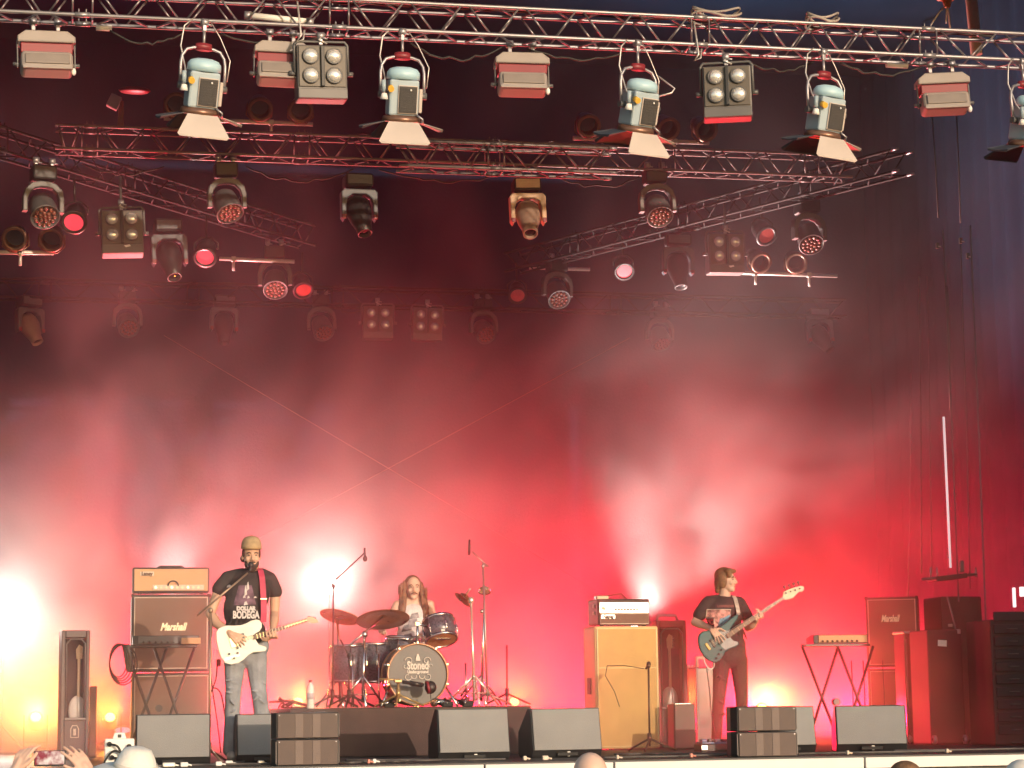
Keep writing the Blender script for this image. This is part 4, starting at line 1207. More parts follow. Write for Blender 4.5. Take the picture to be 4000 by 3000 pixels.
k = MB(); k.box((-0.03, -0.002, H-0.135), (0.095, 0.004, 0.062), Euler((0, R(4), 0))); k.build('paper_sheet', M_white, t)
k = MB(); k.box((W/2-0.03, 0.02, H-0.02), (0.04, 0.05, 0.05), bev=0.01); k.build('corner', M_alu, t)
for sx in (-1, 1):
    k = MB(); k.lathe([(0.02, -0.02), (0.045, -0.014), (0.045, 0.014), (0.02, 0.02)], (sx*W*0.44, -0.02, 0.05), Euler((0, PI/2, 0)), 14); k.build('castor', M_alu, t)
t, W, H = pxbox('speaker_tower', 'dark side speaker tower at the right edge of the stage', 'speaker tower', 3880, 4080, 2420, 2.2, 0.6, M_rack)
for i in range(10):
    k = MB(); k.box((0, -0.01, 0.15+i*H/10), (W-0.06, 0.02, H/10-0.03), bev=0.006); k.build('grille_panel', mat('blue black grille', (.014, .016, .022), .6, 0, .2, 6, .4, 200), t)
    k = MB(); k.tube((-W*.2, -0.025, 0.03+i*H/10), (0.0, -0.03, 0.03+i*H/10), 0.006, n=6); k.build('latch', M_midgrey, t)
t, W, H = pxbox('equipment_cabinet', 'dim cabinet with latches behind the papered rack', 'equipment rack', 3690, 3850, 2330, 4.2, 0.5, M_rack)
for zz in (H*0.55, H*0.8):
    k = MB(); k.box((-W*.3, -0.006, zz), (0.05, 0.012, 0.03), bev=0.004); k.build('latch', M_alu, t)
# bright gaps beyond the tower, imitated by added glowing sheets
for (x0, x1, y0, y1, lab) in ((3958, 3972, 2295, 2372, 'narrow glowing sheet in place of a bright gap beyond the racks'), (3986, 4030, 2292, 2330, 'glowing sheet in place of a bright gap, cut by the right edge')):
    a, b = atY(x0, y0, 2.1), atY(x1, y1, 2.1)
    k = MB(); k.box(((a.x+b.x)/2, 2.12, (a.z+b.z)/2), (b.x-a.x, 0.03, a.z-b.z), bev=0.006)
    tag(k.build('glowing_gap', mat('added glow of a bright gap', (.85, .8, .8), .6, 0, 0.03, emit=(1, .85, .85), estr=0.7)), lab, 'glowing_gap', 'glowing sheets in place of bright gaps at the right edge')
# hanging platform with white pole and cables, right
a = atY(3715, 2255, 3.2)
t = thing('side_bracket', 'hanging bracket plate with fittings halfway up the right wing', 'bracket', a)
k = MB(); k.box((0, 0.1, 0.0), (0.34, 0.25, 0.05), Euler((0, R(-6), 0)), 0.008); k.build('plate', M_rack, t)
k = MB(); k.tube((-0.32, 0.0, -0.02), (0.28, 0.0, 0.03), 0.014, n=8); k.build('rail', M_midgrey, t)
for x in (-0.22, -0.15, 0.27):
    k = MB(); k.tube((x, 0, 0), (x, 0, 0.10), 0.014, 0.009, n=8); k.build('spigot', M_alu, t)
k = MB(); k.box((0.12, 0, 0.11), (0.04, 0.04, 0.12), bev=0.006); k.build('clip', M_midgrey, t)
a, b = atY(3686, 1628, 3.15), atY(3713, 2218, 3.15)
tag(MB().tube(b, a, 0.0125, n=10).build('white_tube', mat('white pole with added glow', (.8, .76, .76), .35, 0, 0.02, emit=(1, .8, .82), estr=.35)), 'white upright pole on the right with its sunlit glow added, above the bracket plate', 'tube light')  # plain white pole, its sunlit brightness added as emission
WIRE_LABELS = ['pair of grey cables at the far right, left strand','pair of grey cables at the far right, right strand','grey cable passing behind the white pole','thin grey cable right of the white pole','long grey cable dropping to the deck at the far right','faint thick cable left of the white pole','faint thin cable just left of the bracket plate','short faint cable above the bracket plate','cable hanging from the bracket plate down to the rack','faint cable far left in the right wing above the spare cabinets']
for wi_, (x0, y0, x1, y1, Y, r_) in enumerate(((3640, 430, 3665, 850, 3.2, .008), (3735, 410, 3752, 870, 3.2, .008), (3683, 900, 3745, 2350, 3.3, .009), (3752, 930, 3790, 2300, 3.4, .007), (3790, 880, 3870, 2950, 2.6, .009), (3590, 1080, 3600, 2240, 4.5, .010), (3622, 1080, 3640, 2240, 4.2, .006), (3700, 1120, 3712, 1600, 3.9, .011), (3700, 2330, 3735, 2470, 3.1, .009), (3560, 1400, 3545, 2460, 6.0, .006))):
    a, b = atY(x0, y0, Y), atY(x1, y1, Y)
    k = MB(); k.path([a, (a+b)/2+Vector((0.004, 0, 0)), b], r_, 6)
    tag(k.build('hanging_cable', mat('grey hanging cable', (.16, .16, .18), .5)), WIRE_LABELS[wi_], 'cable', 'cables hanging in the right wing')
for (px, py, lab) in ((3662, 960, 'left small metal clamp on the hanging cables'), (3752, 940, 'middle small metal clamp on the hanging cables'), (3780, 1000, 'lowest small metal clamp on the hanging cables')):
    a = atY(px, py, 3.2)
    t = thing('cable_clamp', lab, 'clamp', a, group='clamps on the hanging cables')
    k = MB(); k.box((0, 0, 0), (0.035, 0.03, 0.06), bev=0.006); k.build('clamp_body', M_midgrey, t)
    k = MB(); k.tube((0, -0.02, -0.01), (0.03, -0.03, -0.015), 0.008, n=6); k.build('bolt', M_alu, t)

# --- microphone stands
def tripod(t, r=0.26, n=3, m=M_blackmetal, a0=0.3, z=0.12):
    for i in range(n):
        a_ = a0+i*2*PI/n
        k = MB(); k.tube((0, 0, z), (r*math.cos(a_), r*math.sin(a_), 0.012), 0.010, n=8); k.build('leg', m, t)
    k = MB(); k.tube((0, 0, z-0.03), (0, 0, z+.05), 0.02, n=10); k.build('collar', m, t)
def micstand(lab, base, top, boom0, boom1, mic=None, m=M_blackmetal, r=0.009, a0=0.3, micr=0.012, mich=None):
    base = Vector(base)
    t = thing('microphone_stand', lab, 'microphone stand', base, group='microphone stands')
    tripod(t, m=m, a0=a0)
    k = MB(); k.tube((0, 0, 0.05), Vector(top)-base, r, n=8); k.build('pole', m, t)
    if boom0 is not None:
        k = MB(); k.tube(Vector(boom0)-base, Vector(boom1)-base, r*0.8, n=8); k.build('boom', m, t)
        k = MB(); k.ell(Vector(top)-base, (0.022, 0.022, 0.026)); k.build('clutch', m, t)
    if mic is not None:
        a, b = Vector(mic[0])-base, Vector(mic[1])-base
        k = MB(); k.tube(a, b, micr*0.8, micr, n=10); mm = k.build('microphone', M_blackmetal if not mich else mich, t)
        if len(mic) > 2:
            k = MB(); k.ell(b, mic[2], None, 14, 10); k.build('grille_head', mat('dark mic grille', (.05, .045, .045), .45, .5, .2, 80), mm)
    return t
SY = 1.2
b0 = atY(818, 2970, 0.95); b0.z = 0.0
micstand('vocal microphone stand with slanting boom in front of the singer', b0, atY(823, 2385, 0.95), atY(771, 2404, 0.95), atY(968, 2238, 0.98),
         (atY(976, 2232, 0.98), atY(980, 2208, 1.02), (0.027, 0.027, 0.033)), mat('bronze tinted steel', (.42, .30, .22), .35, .6), 0.010, 0.9, 0.015)
b0 = atY(1299, 2753, 3.0); b0.z = RISER_Z
micstand('tall overhead microphone stand left of the drums, boom up to the right', b0, atY(1303, 2290, 3.0), atY(1280, 2294, 3.0), atY(1424, 2160, 3.0),
         (atY(1424, 2140, 3.0), atY(1426, 2182, 3.0), (0.022, 0.022, 0.03)))
b0 = atY(1905, 2745, 3.3); b0.z = RISER_Z
micstand('tall overhead microphone stand right of the drums, boom to the left', b0, atY(1887, 2212, 3.3), atY(1908, 2214, 3.3), atY(1845, 2156, 3.3),
         (atY(1834, 2108, 3.3), atY(1832, 2168, 3.3)), mat('greyish steel', (.35, .3, .3), .35, .6), 0.011)
b0 = atY(1981, 2748, 3.6); b0.z = RISER_Z
micstand('thin black stand at the right end of the drum riser', b0, atY(1980, 2520, 3.6), None, None)
b0 = atY(1363, 2754, 2.9); b0.z = RISER_Z
micstand('short microphone stand beside the floor tom', b0, atY(1363, 2560, 2.9), atY(1363, 2562, 2.9), atY(1330, 2500, 3.0))
b0 = atY(2538, 2918, 2.35); b0.z = 0
micstand('microphone stand in front of the yellow bass cabinet', b0, atY(2533, 2600, 2.35), atY(2536, 2602, 2.35), atY(2530, 2592, 2.4),
         (atY(2522, 2614, 2.4), atY(2534, 2594, 2.4), (0.022, 0.022, 0.026)), mat('dark bronze steel', (.10, .06, .04), .4, .4), 0.010, 0.1)
k = MB(); a = atY(2515, 2612, 2.4)
k.path([a, atY(2440, 2600, 2.6), atY(2372, 2600, 2.9), atY(2365, 2640, 3.0), atY(2400, 2700, 3.0), atY(2420, 2760, 2.9)], 0.004, 6)
tag(k.build('microphone_cable', M_cableB), 'thin microphone cable looping before the yellow cabinet', 'cable')
b0 = atY(1556, 2755, 2.55); b0.z = RISER_Z
t = micstand('short gold clamped stand holding the kick drum microphone', b0, atY(1556, 2662, 2.55), atY(1482, 2652, 2.55), atY(1568, 2657, 2.55), None, mat('gold brown steel', (.5, .34, .16), .35, .6), 0.012)
k = MB(); k.box(atY(1555, 2660, 2.52)-b0, (0.07, 0.04, 0.03), bev=0.006); k.build('clamp', mat('gold brown steel', (.5, .34, .16), .35, .6), t)
k = MB(); k.tube(atY(1572, 2664, 2.5)-b0, atY(1655, 2676, 2.5)-b0, 0.016, n=10); k.tube(atY(1600, 2668, 2.5)-b0, atY(1650, 2676, 2.5)-b0, 0.022, n=10); m_ = k.build('microphone', M_blackmetal, t)
k = MB(); c = atY(1682, 2685, 2.5)-b0; k.ell(c, (0.056, 0.056, 0.06), None, 20, 14); k.build('grille_head', mat('dark mic grille', (.05, .045, .045), .3, .5, .2, 80), m_)
k = MB(); k.lathe([(0.052, -.012), (0.060, -.012), (0.060, .012), (0.052, .012)], c+Vector((-0.028, 0, 0)), Euler((0, R(80), 0)), 24); k.build('red_band', M_redpart, m_)
k = MB(); k.path([c+Vector((0, 0, -.05)), c+Vector((0.005, 0.01, -.13)), Vector((c.x+.02, c.y, 0.02))], 0.004, 6); k.build('microphone_cable', M_cableB, t)

# --- drum kit
M_shell = mat('dark sparkle drum shell', (0.11, 0.105, 0.135), 0.3, 0.15, 0.5, 60, coat=0.4)
M_hoop = mat('bronze hoop', (0.42, 0.22, 0.13), 0.3, 0.4, 0.1)
M_khead = mat('dark grey drum head', (0.135, 0.13, 0.128), 0.5, 0, 0.05, 3)
M_print = mat('pale print', (0.60, 0.54, 0.50), 0.5)
M_clear = mat('amber drum head', (0.42, 0.20, 0.10), 0.25, 0, 0.1, 4)
M_coated = mat('white drum head', (0.75, 0.72, 0.70), 0.5)
def drum(name, lab, c, r, h, axis, top=M_coated, bottom=M_clear, nl=8, hoopm=M_chrome, group=None):
    t = thing(name, lab, 'drum', c, group=group)
    q = frame_from(axis)
    k = MB(); k.lathe([(r-.006, -h/2+.001), (r, -h/2+.001), (r, h/2-.001), (r-.006, h/2-.001)], (0, 0, 0), q, 32); k.build('shell', M_shell, t)
    for s, mm in ((1, top), (-1, bottom)):
        k = MB(); k.lathe([(r-.008, s*(h/2+.004)), (0, s*(h/2+.007))], (0, 0, 0), q, 32); k.build('drum_head', mm, t)
        k = MB(); k.lathe([(r+.001, s*(h/2-.012)), (r+.010, s*(h/2-.012)), (r+.010, s*(h/2+.014)), (r-.004, s*(h/2+.014)), (r+.001, s*(h/2-.012))], (0, 0, 0), q, 32); k.build('hoop', hoopm, t)
    lm = None
    for i in range(nl):
        a_ = 2*PI*(i+.5)/nl
        v = Vector((math.cos(a_)*(r+.012), math.sin(a_)*(r+.012), 0))
        k = MB(); k.tube(q @ (v+Vector((0, 0, -h/2))), q @ (v+Vector((0, 0, h/2))), 0.004, n=6)
        k.box(q @ v, (0.022, 0.022, 0.05), q, 0.006); k.build('lug', M_chrome, t)
    return t
KY = 2.75
kc = atY(1632, 2634, KY)
KR = 0.282
t = thing('bass_drum', 'bass drum with grey front head and pale gothic logo', 'drum', kc)
qk = frame_from((0, -1, 0))
k = MB(); k.lathe([(KR-.008, -0.42), (KR, -0.42), (KR, -0.02), (KR-.008, -0.02)], (0, 0, 0), qk, 48); k.build('shell', M_shell, t)
k = MB(); k.lathe([(KR-.004, -0.004), (0, 0.0)], (0, 0, 0), qk, 48); hd = k.build('drum_head', M_khead, t)
for zz in (0.0, -0.42):
    k = MB(); k.lathe([(KR-.004, zz-.03), (KR+.012, zz-.03), (KR+.012, zz+.014), (KR-.006, zz+.014), (KR-.004, zz-.03)], (0, 0, 0), qk, 48); k.build('hoop', M_hoop, t)
for i in range(10):
    a_ = 2*PI*(i+.5)/10
    v = Vector((math.cos(a_)*(KR+.014), 0, math.sin(a_)*(KR+.014)))
    k = MB(); k.box(v+Vector((0, 0.0, 0)), (0.028, 0.035, 0.022), Euler((0, -a_, 0)), 0.005); k.tube(v+Vector((0, 0.02, 0)), v+Vector((0, 0.14, 0)), 0.004, n=6); k.build('claw', M_chrome, t)
    k = MB(); k.box(v*0.985+Vector((0, 0.21, 0)), (0.03, 0.05, 0.024), Euler((0, -a_, 0)), 0.006); k.build('lug', M_chrome, t)
for s in (-1, 1):
    k = MB(); k.tube((s*0.25, 0.06, -0.08), (s*0.36, -0.10, -kc.z+RISER_Z+.008), 0.011, n=8); k.build('spur_leg', M_chrome, t)
LG = -0.008
put_text('logo_word', 'Stoned', 0.105, M_print, (0.0, LG, 0.08), hd, width=0.205, bold=0.004)
put_text('logo_word', 'Underground', 0.038, M_print, (0.0, LG, 0.022), hd, width=0.20, bold=0.0025)
def curl(cx, cz, r, a0, a1, grow=0.5):
    k = MB(); n = 22
    k.path([(cx+r*(1-grow*i/n)*math.cos(a0+(a1-a0)*i/n), LG, cz+r*(1-grow*i/n)*math.sin(a0+(a1-a0)*i/n)) for i in range(n+1)], 0.0042, 6)
    return k.build('logo_ornament', M_print, hd)
for s in (-1, 1):
    curl(s*0.085, 0.125, 0.038, PI/2-s*PI/2, PI/2-s*PI/2+s*5.0)
    curl(s*0.095, -0.022, 0.036, PI/2+s*PI/2, PI/2+s*PI/2+s*5.2)
    curl(s*0.035, -0.015, 0.03, PI/2-s*PI/2, PI/2-s*PI/2-s*3.4, 0.3)
    curl(s*0.118, 0.075, 0.022, 0, s*4.5)
k = MB(); k.prism([(-0.024, LG+.002, 0.125), (0.024, LG+.002, 0.125), (0.018, LG+.002, 0.155), (0.006, LG+.002, 0.19), (-0.006, LG+.002, 0.19), (-0.018, LG+.002, 0.155)], (0, -0.006, 0), 0.002); k.build('logo_hat', M_print, hd)
# rack tom on its post
c = atY(1719, 2462, 3.1)
drum('rack_tom', 'dark sparkle rack tom with a white badge, mounted right of the drummer', c, 0.15, 0.20, Vector((-0.10, 0.42, 0.9)), M_coated, M_clear, 6)
tom = bpy.data.objects['rack_tom']
k = MB(); k.box((0.0, -0.168, -0.01), (0.034, 0.006, 0.030), Euler((R(25), 0, 0))); k.build('badge', M_white, tom)
k = MB(); k.box((0.0, -0.16, -0.085), (0.15, 0.012, 0.022), Euler((R(25), 0, 0)), .004); k.build('bracket', M_chrome, tom)
a = atY(1631, 2515, 2.95)
t = thing('tom_post', 'chrome tom post with clamps on the bass drum', 'tom mount', a)
k = MB(); k.tube((0, 0, -0.03), (0, 0, 0.20), 0.012, n=10); k.build('post', M_chrome, t)
k = MB(); k.box((0, 0, 0.19), (0.05, 0.04, 0.045), bev=.008); k.tube((0.0, 0, 0.19), (0.10, 0.06, 0.17), 0.012, n=8); k.build('clamp', M_chrome, t)
k = MB(); k.tube((-0.09, 0.04, 0.02), (-0.03, 0.03, 0.06), 0.02, n=8); k.build('arm', M_aludark, t)
# floor toms with legs
for (cx, cy, Y, r_, h_, lab) in ((1362, 2592, 3.3, 0.175, 0.33, 'left floor tom, dark sparkle with chrome lugs'), (1462, 2590, 3.55, 0.19, 0.36, 'floor tom half hidden behind the bass drum')):
    c = atY(cx, cy, Y)
    drum('floor_tom', lab, c, r_, h_, Vector((0, 0, 1)), M_coated, M_clear, 6, group='floor toms')
    t = bpy.data.objects['floor_tom' if r_ < .18 else 'floor_tom.001']
    for i in range(3):
        a_ = 0.6+i*2*PI/3
        k = MB(); k.path([((r_+.02)*math.cos(a_), (r_+.02)*math.sin(a_), 0.08), ((r_+.02)*math.cos(a_), (r_+.02)*math.sin(a_), -h_/2-.05), ((r_+.05)*math.cos(a_), (r_+.05)*math.sin(a_), RISER_Z-c.z+.01)], 0.008, 8); k.build('leg', M_chrome, t)
# snare behind the bass drum
c = atY(1575, 2520, 3.5)
drum('snare_drum', 'snare drum just behind the top of the bass drum', c, 0.17, 0.14, Vector((0.05, -0.1, 1)), M_coated, M_clear, 8)
# cymbals on stands
M_cym = mat('bronze cymbal', (0.48, 0.22, 0.13), 0.3, 0.75, 0.12, 12)
def cymbal_stand(lab, base, top, cymc, r, nrm, mcym=M_cym, boom_from=None, m=M_chrome, leg=0.26):
    base = Vector(base)
    t = thing('cymbal_stand', lab, 'cymbal', base, group='cymbals on chrome stands')
    for i in range(3):
        a_ = 0.5+i*2*PI/3
        k = MB(); k.tube((0, 0, 0.30), (leg*math.cos(a_), leg*math.sin(a_), 0.012), 0.010, n=8); k.build('leg', m, t)
        k = MB(); k.tube((0, 0, 0.12), (leg*.6*math.cos(a_), leg*.6*math.sin(a_), 0.128), 0.007, n=6); k.build('brace', m, t)
    k = MB(); k.tube((0, 0, 0.05), Vector(top)-base, 0.014, 0.012, n=10); k.build('pole', m, t)
    if boom_from is not None:
        k = MB(); k.tube(Vector(boom_from)-base, Vector(cymc)-base, 0.010, n=8); k.build('boom', m, t)
        k = MB(); k.ell(Vector(top)-base, (0.03, 0.03, 0.035)); k.build('tilter', m, t)
    q = frame_from(nrm)
    k = MB(); k.lathe([(0.006, 0.035), (0.03, 0.03), (0.045, 0.012), (0.06, 0.008), (r*.6, -0.006), (r, -0.026), (r, -0.028), (r*.6, -0.009), (0.06, 0.005), (0.04, 0.008), (0.006, 0.028)], Vector(cymc)-base, q, 40)
    k.build('cymbal', mcym, t)
    return t
b0 = atY(1417, 2752, 3.0); b0.z = RISER_Z
cymbal_stand('big crash cymbal tilted over the left of the drum kit', b0, atY(1424, 2478, 3.05), atY(1495, 2410, 3.15), 0.258, Vector((-0.02, 0.36, 1)), M_cym, atY(1360, 2525, 3.0))
b0 = atY(1330, 2752, 3.6); b0.z = RISER_Z
cymbal_stand('cymbal at the far left of the drum kit, tilted, edge glowing yellow', b0, atY(1318, 2420, 3.6), atY(1330, 2400, 3.6), 0.20, Vector((0.28, 0.30, 1)), mat('yellow brass cymbal', (.62, .42, .18), .3, .75, .1))
b0 = atY(1853, 2745, 3.1); b0.z = RISER_Z
cymbal_stand('thick pale chrome stand right of the rack tom with raised boom', b0, atY(1840, 2345, 3.1), atY(1815, 2335, 3.3), 0.10, Vector((0.55, 0.1, 0.6)), M_cym, atY(1835, 2300, 3.1), mat('cream chrome', (.85, .78, .66), .25, .7, .05), 0.30)
b0 = atY(1880, 2745, 3.7); b0.z = RISER_Z
t = cymbal_stand('hi-hat with small shining cymbals right of the drum kit', b0, atY(1893, 2310, 3.7), atY(1893, 2304, 3.7), 0.065, Vector((0.1, 0.4, 1)), mat('bright cymbal', (.9, .8, .6), .2, .8, .05))
k = MB(); k.ell(atY(1882, 2388, 3.65)-b0, 0.022, None, 14, 10); k.build('wing_nut', M_chrome, t)
# more chrome rods behind the kit
for (x0, y0, x1, y1, Y, lab) in ((1818, 2590, 1822, 2750, 3.5, 'chrome rod standing behind the rack tom'), (1800, 2720, 1850, 2640, 3.2, 'slanting chrome brace at the right of the kit')):
    tag(MB().tube(atY(x0, y0, Y), atY(x1, y1, Y), 0.010, n=8).build('chrome_rod', M_chrome), lab, 'stand', 'loose chrome hardware')
# drum pedals/hardware heap
for (px, Y, lab) in ((1740, 2.7, 'heap of drum hardware at the right of the bass drum'), (1820, 2.75, 'black pedal and fittings by the chrome stand'), (1512, 2.9, 'dark pedal left of the bass drum')):
    p = atY(px, 2750, Y)
    t = thing('drum_hardware', lab, 'drum hardware', (p.x, Y, RISER_Z))
    for i in range(4):
        k = MB(); a_ = random.uniform(0, PI); c = Vector((random.uniform(-.07, .07), random.uniform(-.04, .08), 0.03)); k.tube(c-Vector((.06*math.cos(a_), .06*math.sin(a_), 0)), c+Vector((.06*math.cos(a_), .06*math.sin(a_), .05)), 0.010, n=8); k.build('rod', M_chrome, t)
    k = MB(); k.box((0, 0.03, 0.035), (0.11, 0.14, 0.05), Euler((R(12), 0, R(20))), 0.01); k.build('foot_board', M_black, t)
# water bottle and cable heap on the riser
p = atY(1213, 2765, 2.45)
t = thing('water_bottle', 'clear water bottle standing at the left end of the drum riser', 'bottle', (p.x, 2.45, RISER_Z))
M_pet = mat('clear bottle plastic', (0.8, 0.78, 0.75), 0.15, 0, 0.1, 10, coat=.5)
k = MB(); k.lathe([(0, 0.0), (0.034, 0.0), (0.037, 0.01), (0.035, 0.06), (0.037, 0.09), (0.037, 0.165), (0.028, 0.205), (0.013, 0.23), (0.013, 0.245), (0, 0.245)], (0, 0, 0), None, 20); k.build('bottle', M_pet, t)
k = MB(); k.lathe([(0.0375, 0.085), (0.0385, 0.085), (0.0385, 0.14), (0.0375, 0.14)], (0, 0, 0), None, 20); k.build('label', mat('label paper', (.55, .5, .55), .6), t)
k = MB(); k.lathe([(0.016, 0.238), (0.016, 0.26), (0, 0.26)], (0, 0, 0), None, 14); k.build('cap', M_redpart, t)
def cables(name, lab, pts, r=0.008, m=None, cat='cable', group=None):
    k = MB(); 
    P = [Vector(p) for p in pts]
    # smooth by Catmull-Rom
    out = []
    for i in range(len(P)-1):
        p0, p1, p2, p3 = P[max(i-1, 0)], P[i], P[i+1], P[min(i+2, len(P)-1)]
        for j in range(8):
            u = j/8
            out.append(0.5*((2*p1)+(p2-p0)*u+(2*p0-5*p1+4*p2-p3)*u*u+(3*p1-p0-3*p2+p3)*u**3))
    out.append(P[-1])
    k.path(out, r, 6)
    return tag(k.build(name, m or M_cableB), lab, cat, group)
p = atY(1110, 2765, 2.4)
for j in range(4):
    cables('cable', ['reddish tangled cable lying lowest on the left end of the drum riser', 'reddish cable loop heaped on the left end of the drum riser', 'reddish cable loop beside the water bottle on the drum riser', 'topmost reddish cable of the heap on the drum riser'][j], [(p.x+random.uniform(-.1, .1), 2.4+random.uniform(-.05, .1), RISER_Z+.01)]+[(p.x+random.uniform(-.16, .16), 2.45+random.uniform(-.08, .12), RISER_Z+random.uniform(.01, .11)) for _ in range(4)]+[(p.x+.28, 2.5, RISER_Z+.01)], .008, mat('red brown cable', (.2, .05, .04), .5), group='tangled cables on the riser')

# power box, plugs and cables along the front of the stage
q = atZ(465, 2990, 0.0)
q = atY(466, 2980, 0.25)
t = thing('power_box', 'white power distribution box with cables and a carrying handle at far left', 'power box', (q.x, 0.25, 0.0))
k = MB(); k.box((0, 0.08, 0.115), (0.235, 0.16, 0.225), bev=0.012); k.build('case', M_white, t)
k = MB(); k.prism([(-0.055, 0.04, 0.226), (0.055, 0.04, 0.226), (0.04, 0.04, 0.275), (-0.04, 0.04, 0.275)], (0, 0.06, 0), 0.006); hb = k.build('handle', M_white, t)
k = MB(); k.box((0, 0.037, 0.248), (0.03, 0.008, 0.026), bev=.003); k.build('grip_slot', M_black, hb)
for (x, z) in ((-0.08, 0.185), (0.075, 0.165), (0.06, 0.09), (-0.06, 0.08)):
    k = MB(); k.tube((x, 0.0, z), (x, -0.03, z), 0.02, n=12); k.build('socket', M_rubber, t)
for pi_, pts in enumerate(([(-0.08, -.03, .185), (-0.02, -.07, .17), (0.01, -.06, .11), (0.02, -.05, .02)], [(0.075, -.03, .165), (0.03, -.07, .12), (-0.05, -.06, .13), (-0.11, -.05, .06), (-.12, -.04, .01)], [(-0.06, -.03, .08), (0.0, -.07, .07), (.06, -.06, .03)])):
    cables('cable', ['dark cable from the upper left socket of the white power box', 'dark cable from the upper right socket, arching over the white power box', 'short dark cable low on the white power box'][pi_], [Vector((q.x, 0.25, 0))+Vector(v) for v in pts], 0.009, group='cables of the power box')
def floor_cable(px0, px1, Y0, Y1, lab, r=0.010):
    n = 9
    pts = []
    for i in range(n+1):
        u = i/n
        X = atY(px0+(px1-px0)*u, 2960, Y0+(Y1-Y0)*u).x
        pts.append((X, Y0+(Y1-Y0)*u+random.uniform(-.07, .07), r+0.002))
    return cables('floor_cable', lab, pts, r, mat('grey floor cable', (.10, .09, .09), .55), group='cables lying on the stage floor')
floor_cable(1330, 1720, 0.0, 0.35, 'cable lying on the deck between left speaker stack and monitor')
floor_cable(1350, 1980, 0.8, 0.15, 'cable lying on the deck before the drum riser')
floor_cable(2360, 2880, 0.1, 0.3, 'cable lying on the deck under the yellow cabinet')
floor_cable(2400, 2900, 1.2, 0.6, 'cable lying on the deck left of the right speaker stack')
floor_cable(3110, 3700, 0.2, 0.3, 'cable lying on the deck at the foot of the right monitor')
floor_cable(3500, 4100, 0.6, 0.5, 'cable lying on the deck at the far right')
floor_cable(560, 1080, 0.1, 0.2, 'cable lying on the deck before the left monitor')
floor_cable(830, 960, 0.3, 1.0, 'cable lying on the deck by the singer')
for (px, Y, w_, m_, lab) in ((660, 0.05, 0.10, M_silver, 'silver adhesive plug block under the left monitor'), (720, 0.05, 0.06, M_white, 'white plug under the left monitor'), (855, 0.1, 0.05, M_white, 'white plug at the singer\'s foot'), (895, 0.3, 0.06, M_white, 'white sports shoe like plug beside the singer'),
                         (1020, 0.15, 0.05, M_silver, 'silver plug between singer and speaker stack'), (1440, 0.0, 0.022, mat('reddish plug', (.6, .25, .2), .5), 'small reddish plug on the deck'), (1462, 0.05, 0.03, M_white, 'small white plug beside the reddish one'),
                         (2050, 0.1, 0.03, M_piping, 'cream plug on the deck by the middle monitor'), (2130, 0.05, 0.05, M_piping, 'cream tape piece before the middle monitor'), (2412, -0.1, 0.022, M_piping, 'small peach plug near the stage edge'), (2700, 0.0, 0.025, mat('reddish plug', (.6, .25, .2), .5), 'little reddish plug near the pedal board'), (3312, 0.0, 0.022, M_piping, 'small peach plug below the right monitor'), (3700, 0.0, 0.022, M_piping, 'small peach plug at the far right of the deck')):
    p = atY(px, 2970, Y)
    k = MB(); k.box((0, 0, 0.02), (w_, 0.04, 0.036), bev=0.008); k.tube((w_*.4, 0, 0.02), (w_*.5+.03, 0, 0.012), 0.008, n=6)
    tag(k.build('plug', m_, None, None, Matrix.Translation((p.x, Y, 0))), lab, 'plug')
# ================================================================== PEOPLE
M_skin = mat('skin', (0.62, 0.38, 0.27), 0.5, 0, 0.06, 9)
M_skin2 = mat('pale skin', (0.66, 0.43, 0.33), 0.5, 0, 0.06, 9)
M_beard = mat('dark brown beard', (0.045, 0.024, 0.016), 0.8, 0, 0.3, 40, .5, 120)
M_hair1 = mat('brown hair', (0.20, 0.105, 0.05), 0.6, 0, 0.35, 25, .6, 90)
M_hair2 = mat('long brown hair', (0.21, 0.10, 0.055), 0.6, 0, 0.35, 25, .6, 90)
M_shirt1 = mat('black washed shirt', (0.04, 0.028, 0.03), 0.85, 0, 0.2, 5, .3, 30)
M_shirt2 = mat('maroon black shirt', (0.055, 0.03, 0.032), 0.85, 0, 0.2, 5, .3, 30)
M_jeans = mat('pale grey blue jeans', (0.27, 0.29, 0.33), 0.85, 0, 0.25, 7, .4, 40)
M_jeansb = mat('dark brown jeans', (0.055, 0.035, 0.032), 0.85, 0, 0.25, 7, .4, 40)
M_cap = mat('tan cap', (0.42, 0.30, 0.17), 0.8, 0, 0.22, 18, .3, 60)
M_tank = mat('white printed tank top', (0.66, 0.62, 0.64), 0.85, 0, 0.25, 9, .3, 30)
M_eye = mat('eye white', (0.42, 0.33, 0.28), 0.3, 0, 0)
M_iris = mat('dark iris', (0.03, 0.02, 0.015), 0.3, 0, 0)
M_lip = mat('lips', (0.45, 0.2, 0.16), 0.5)

def fuse(mb, name, m, voxel=0.007, it=4, parent=None, fac=0.5):
    """one continuous surface out of overlapping limbs"""
    me = mb.mesh(name+'_raw', m)
    o = bpy.data.objects.new(name, me)
    col.objects.link(o)
    r = o.modifiers.new('r', 'REMESH'); r.mode = 'VOXEL'; r.voxel_size = voxel; r.use_smooth_shade = True
    if it:
        s = o.modifiers.new('s', 'SMOOTH'); s.factor = fac; s.iterations = it
    dg = bpy.context.evaluated_depsgraph_get()
    out = bpy.data.meshes.new_from_object(o.evaluated_get(dg))
    bpy.data.objects.remove(o)
    bpy.data.meshes.remove(me)
    out.name = name
    out.materials.clear(); out.materials.append(m)
    for p in out.polygons: p.use_smooth = True
    return add(name, out, parent)

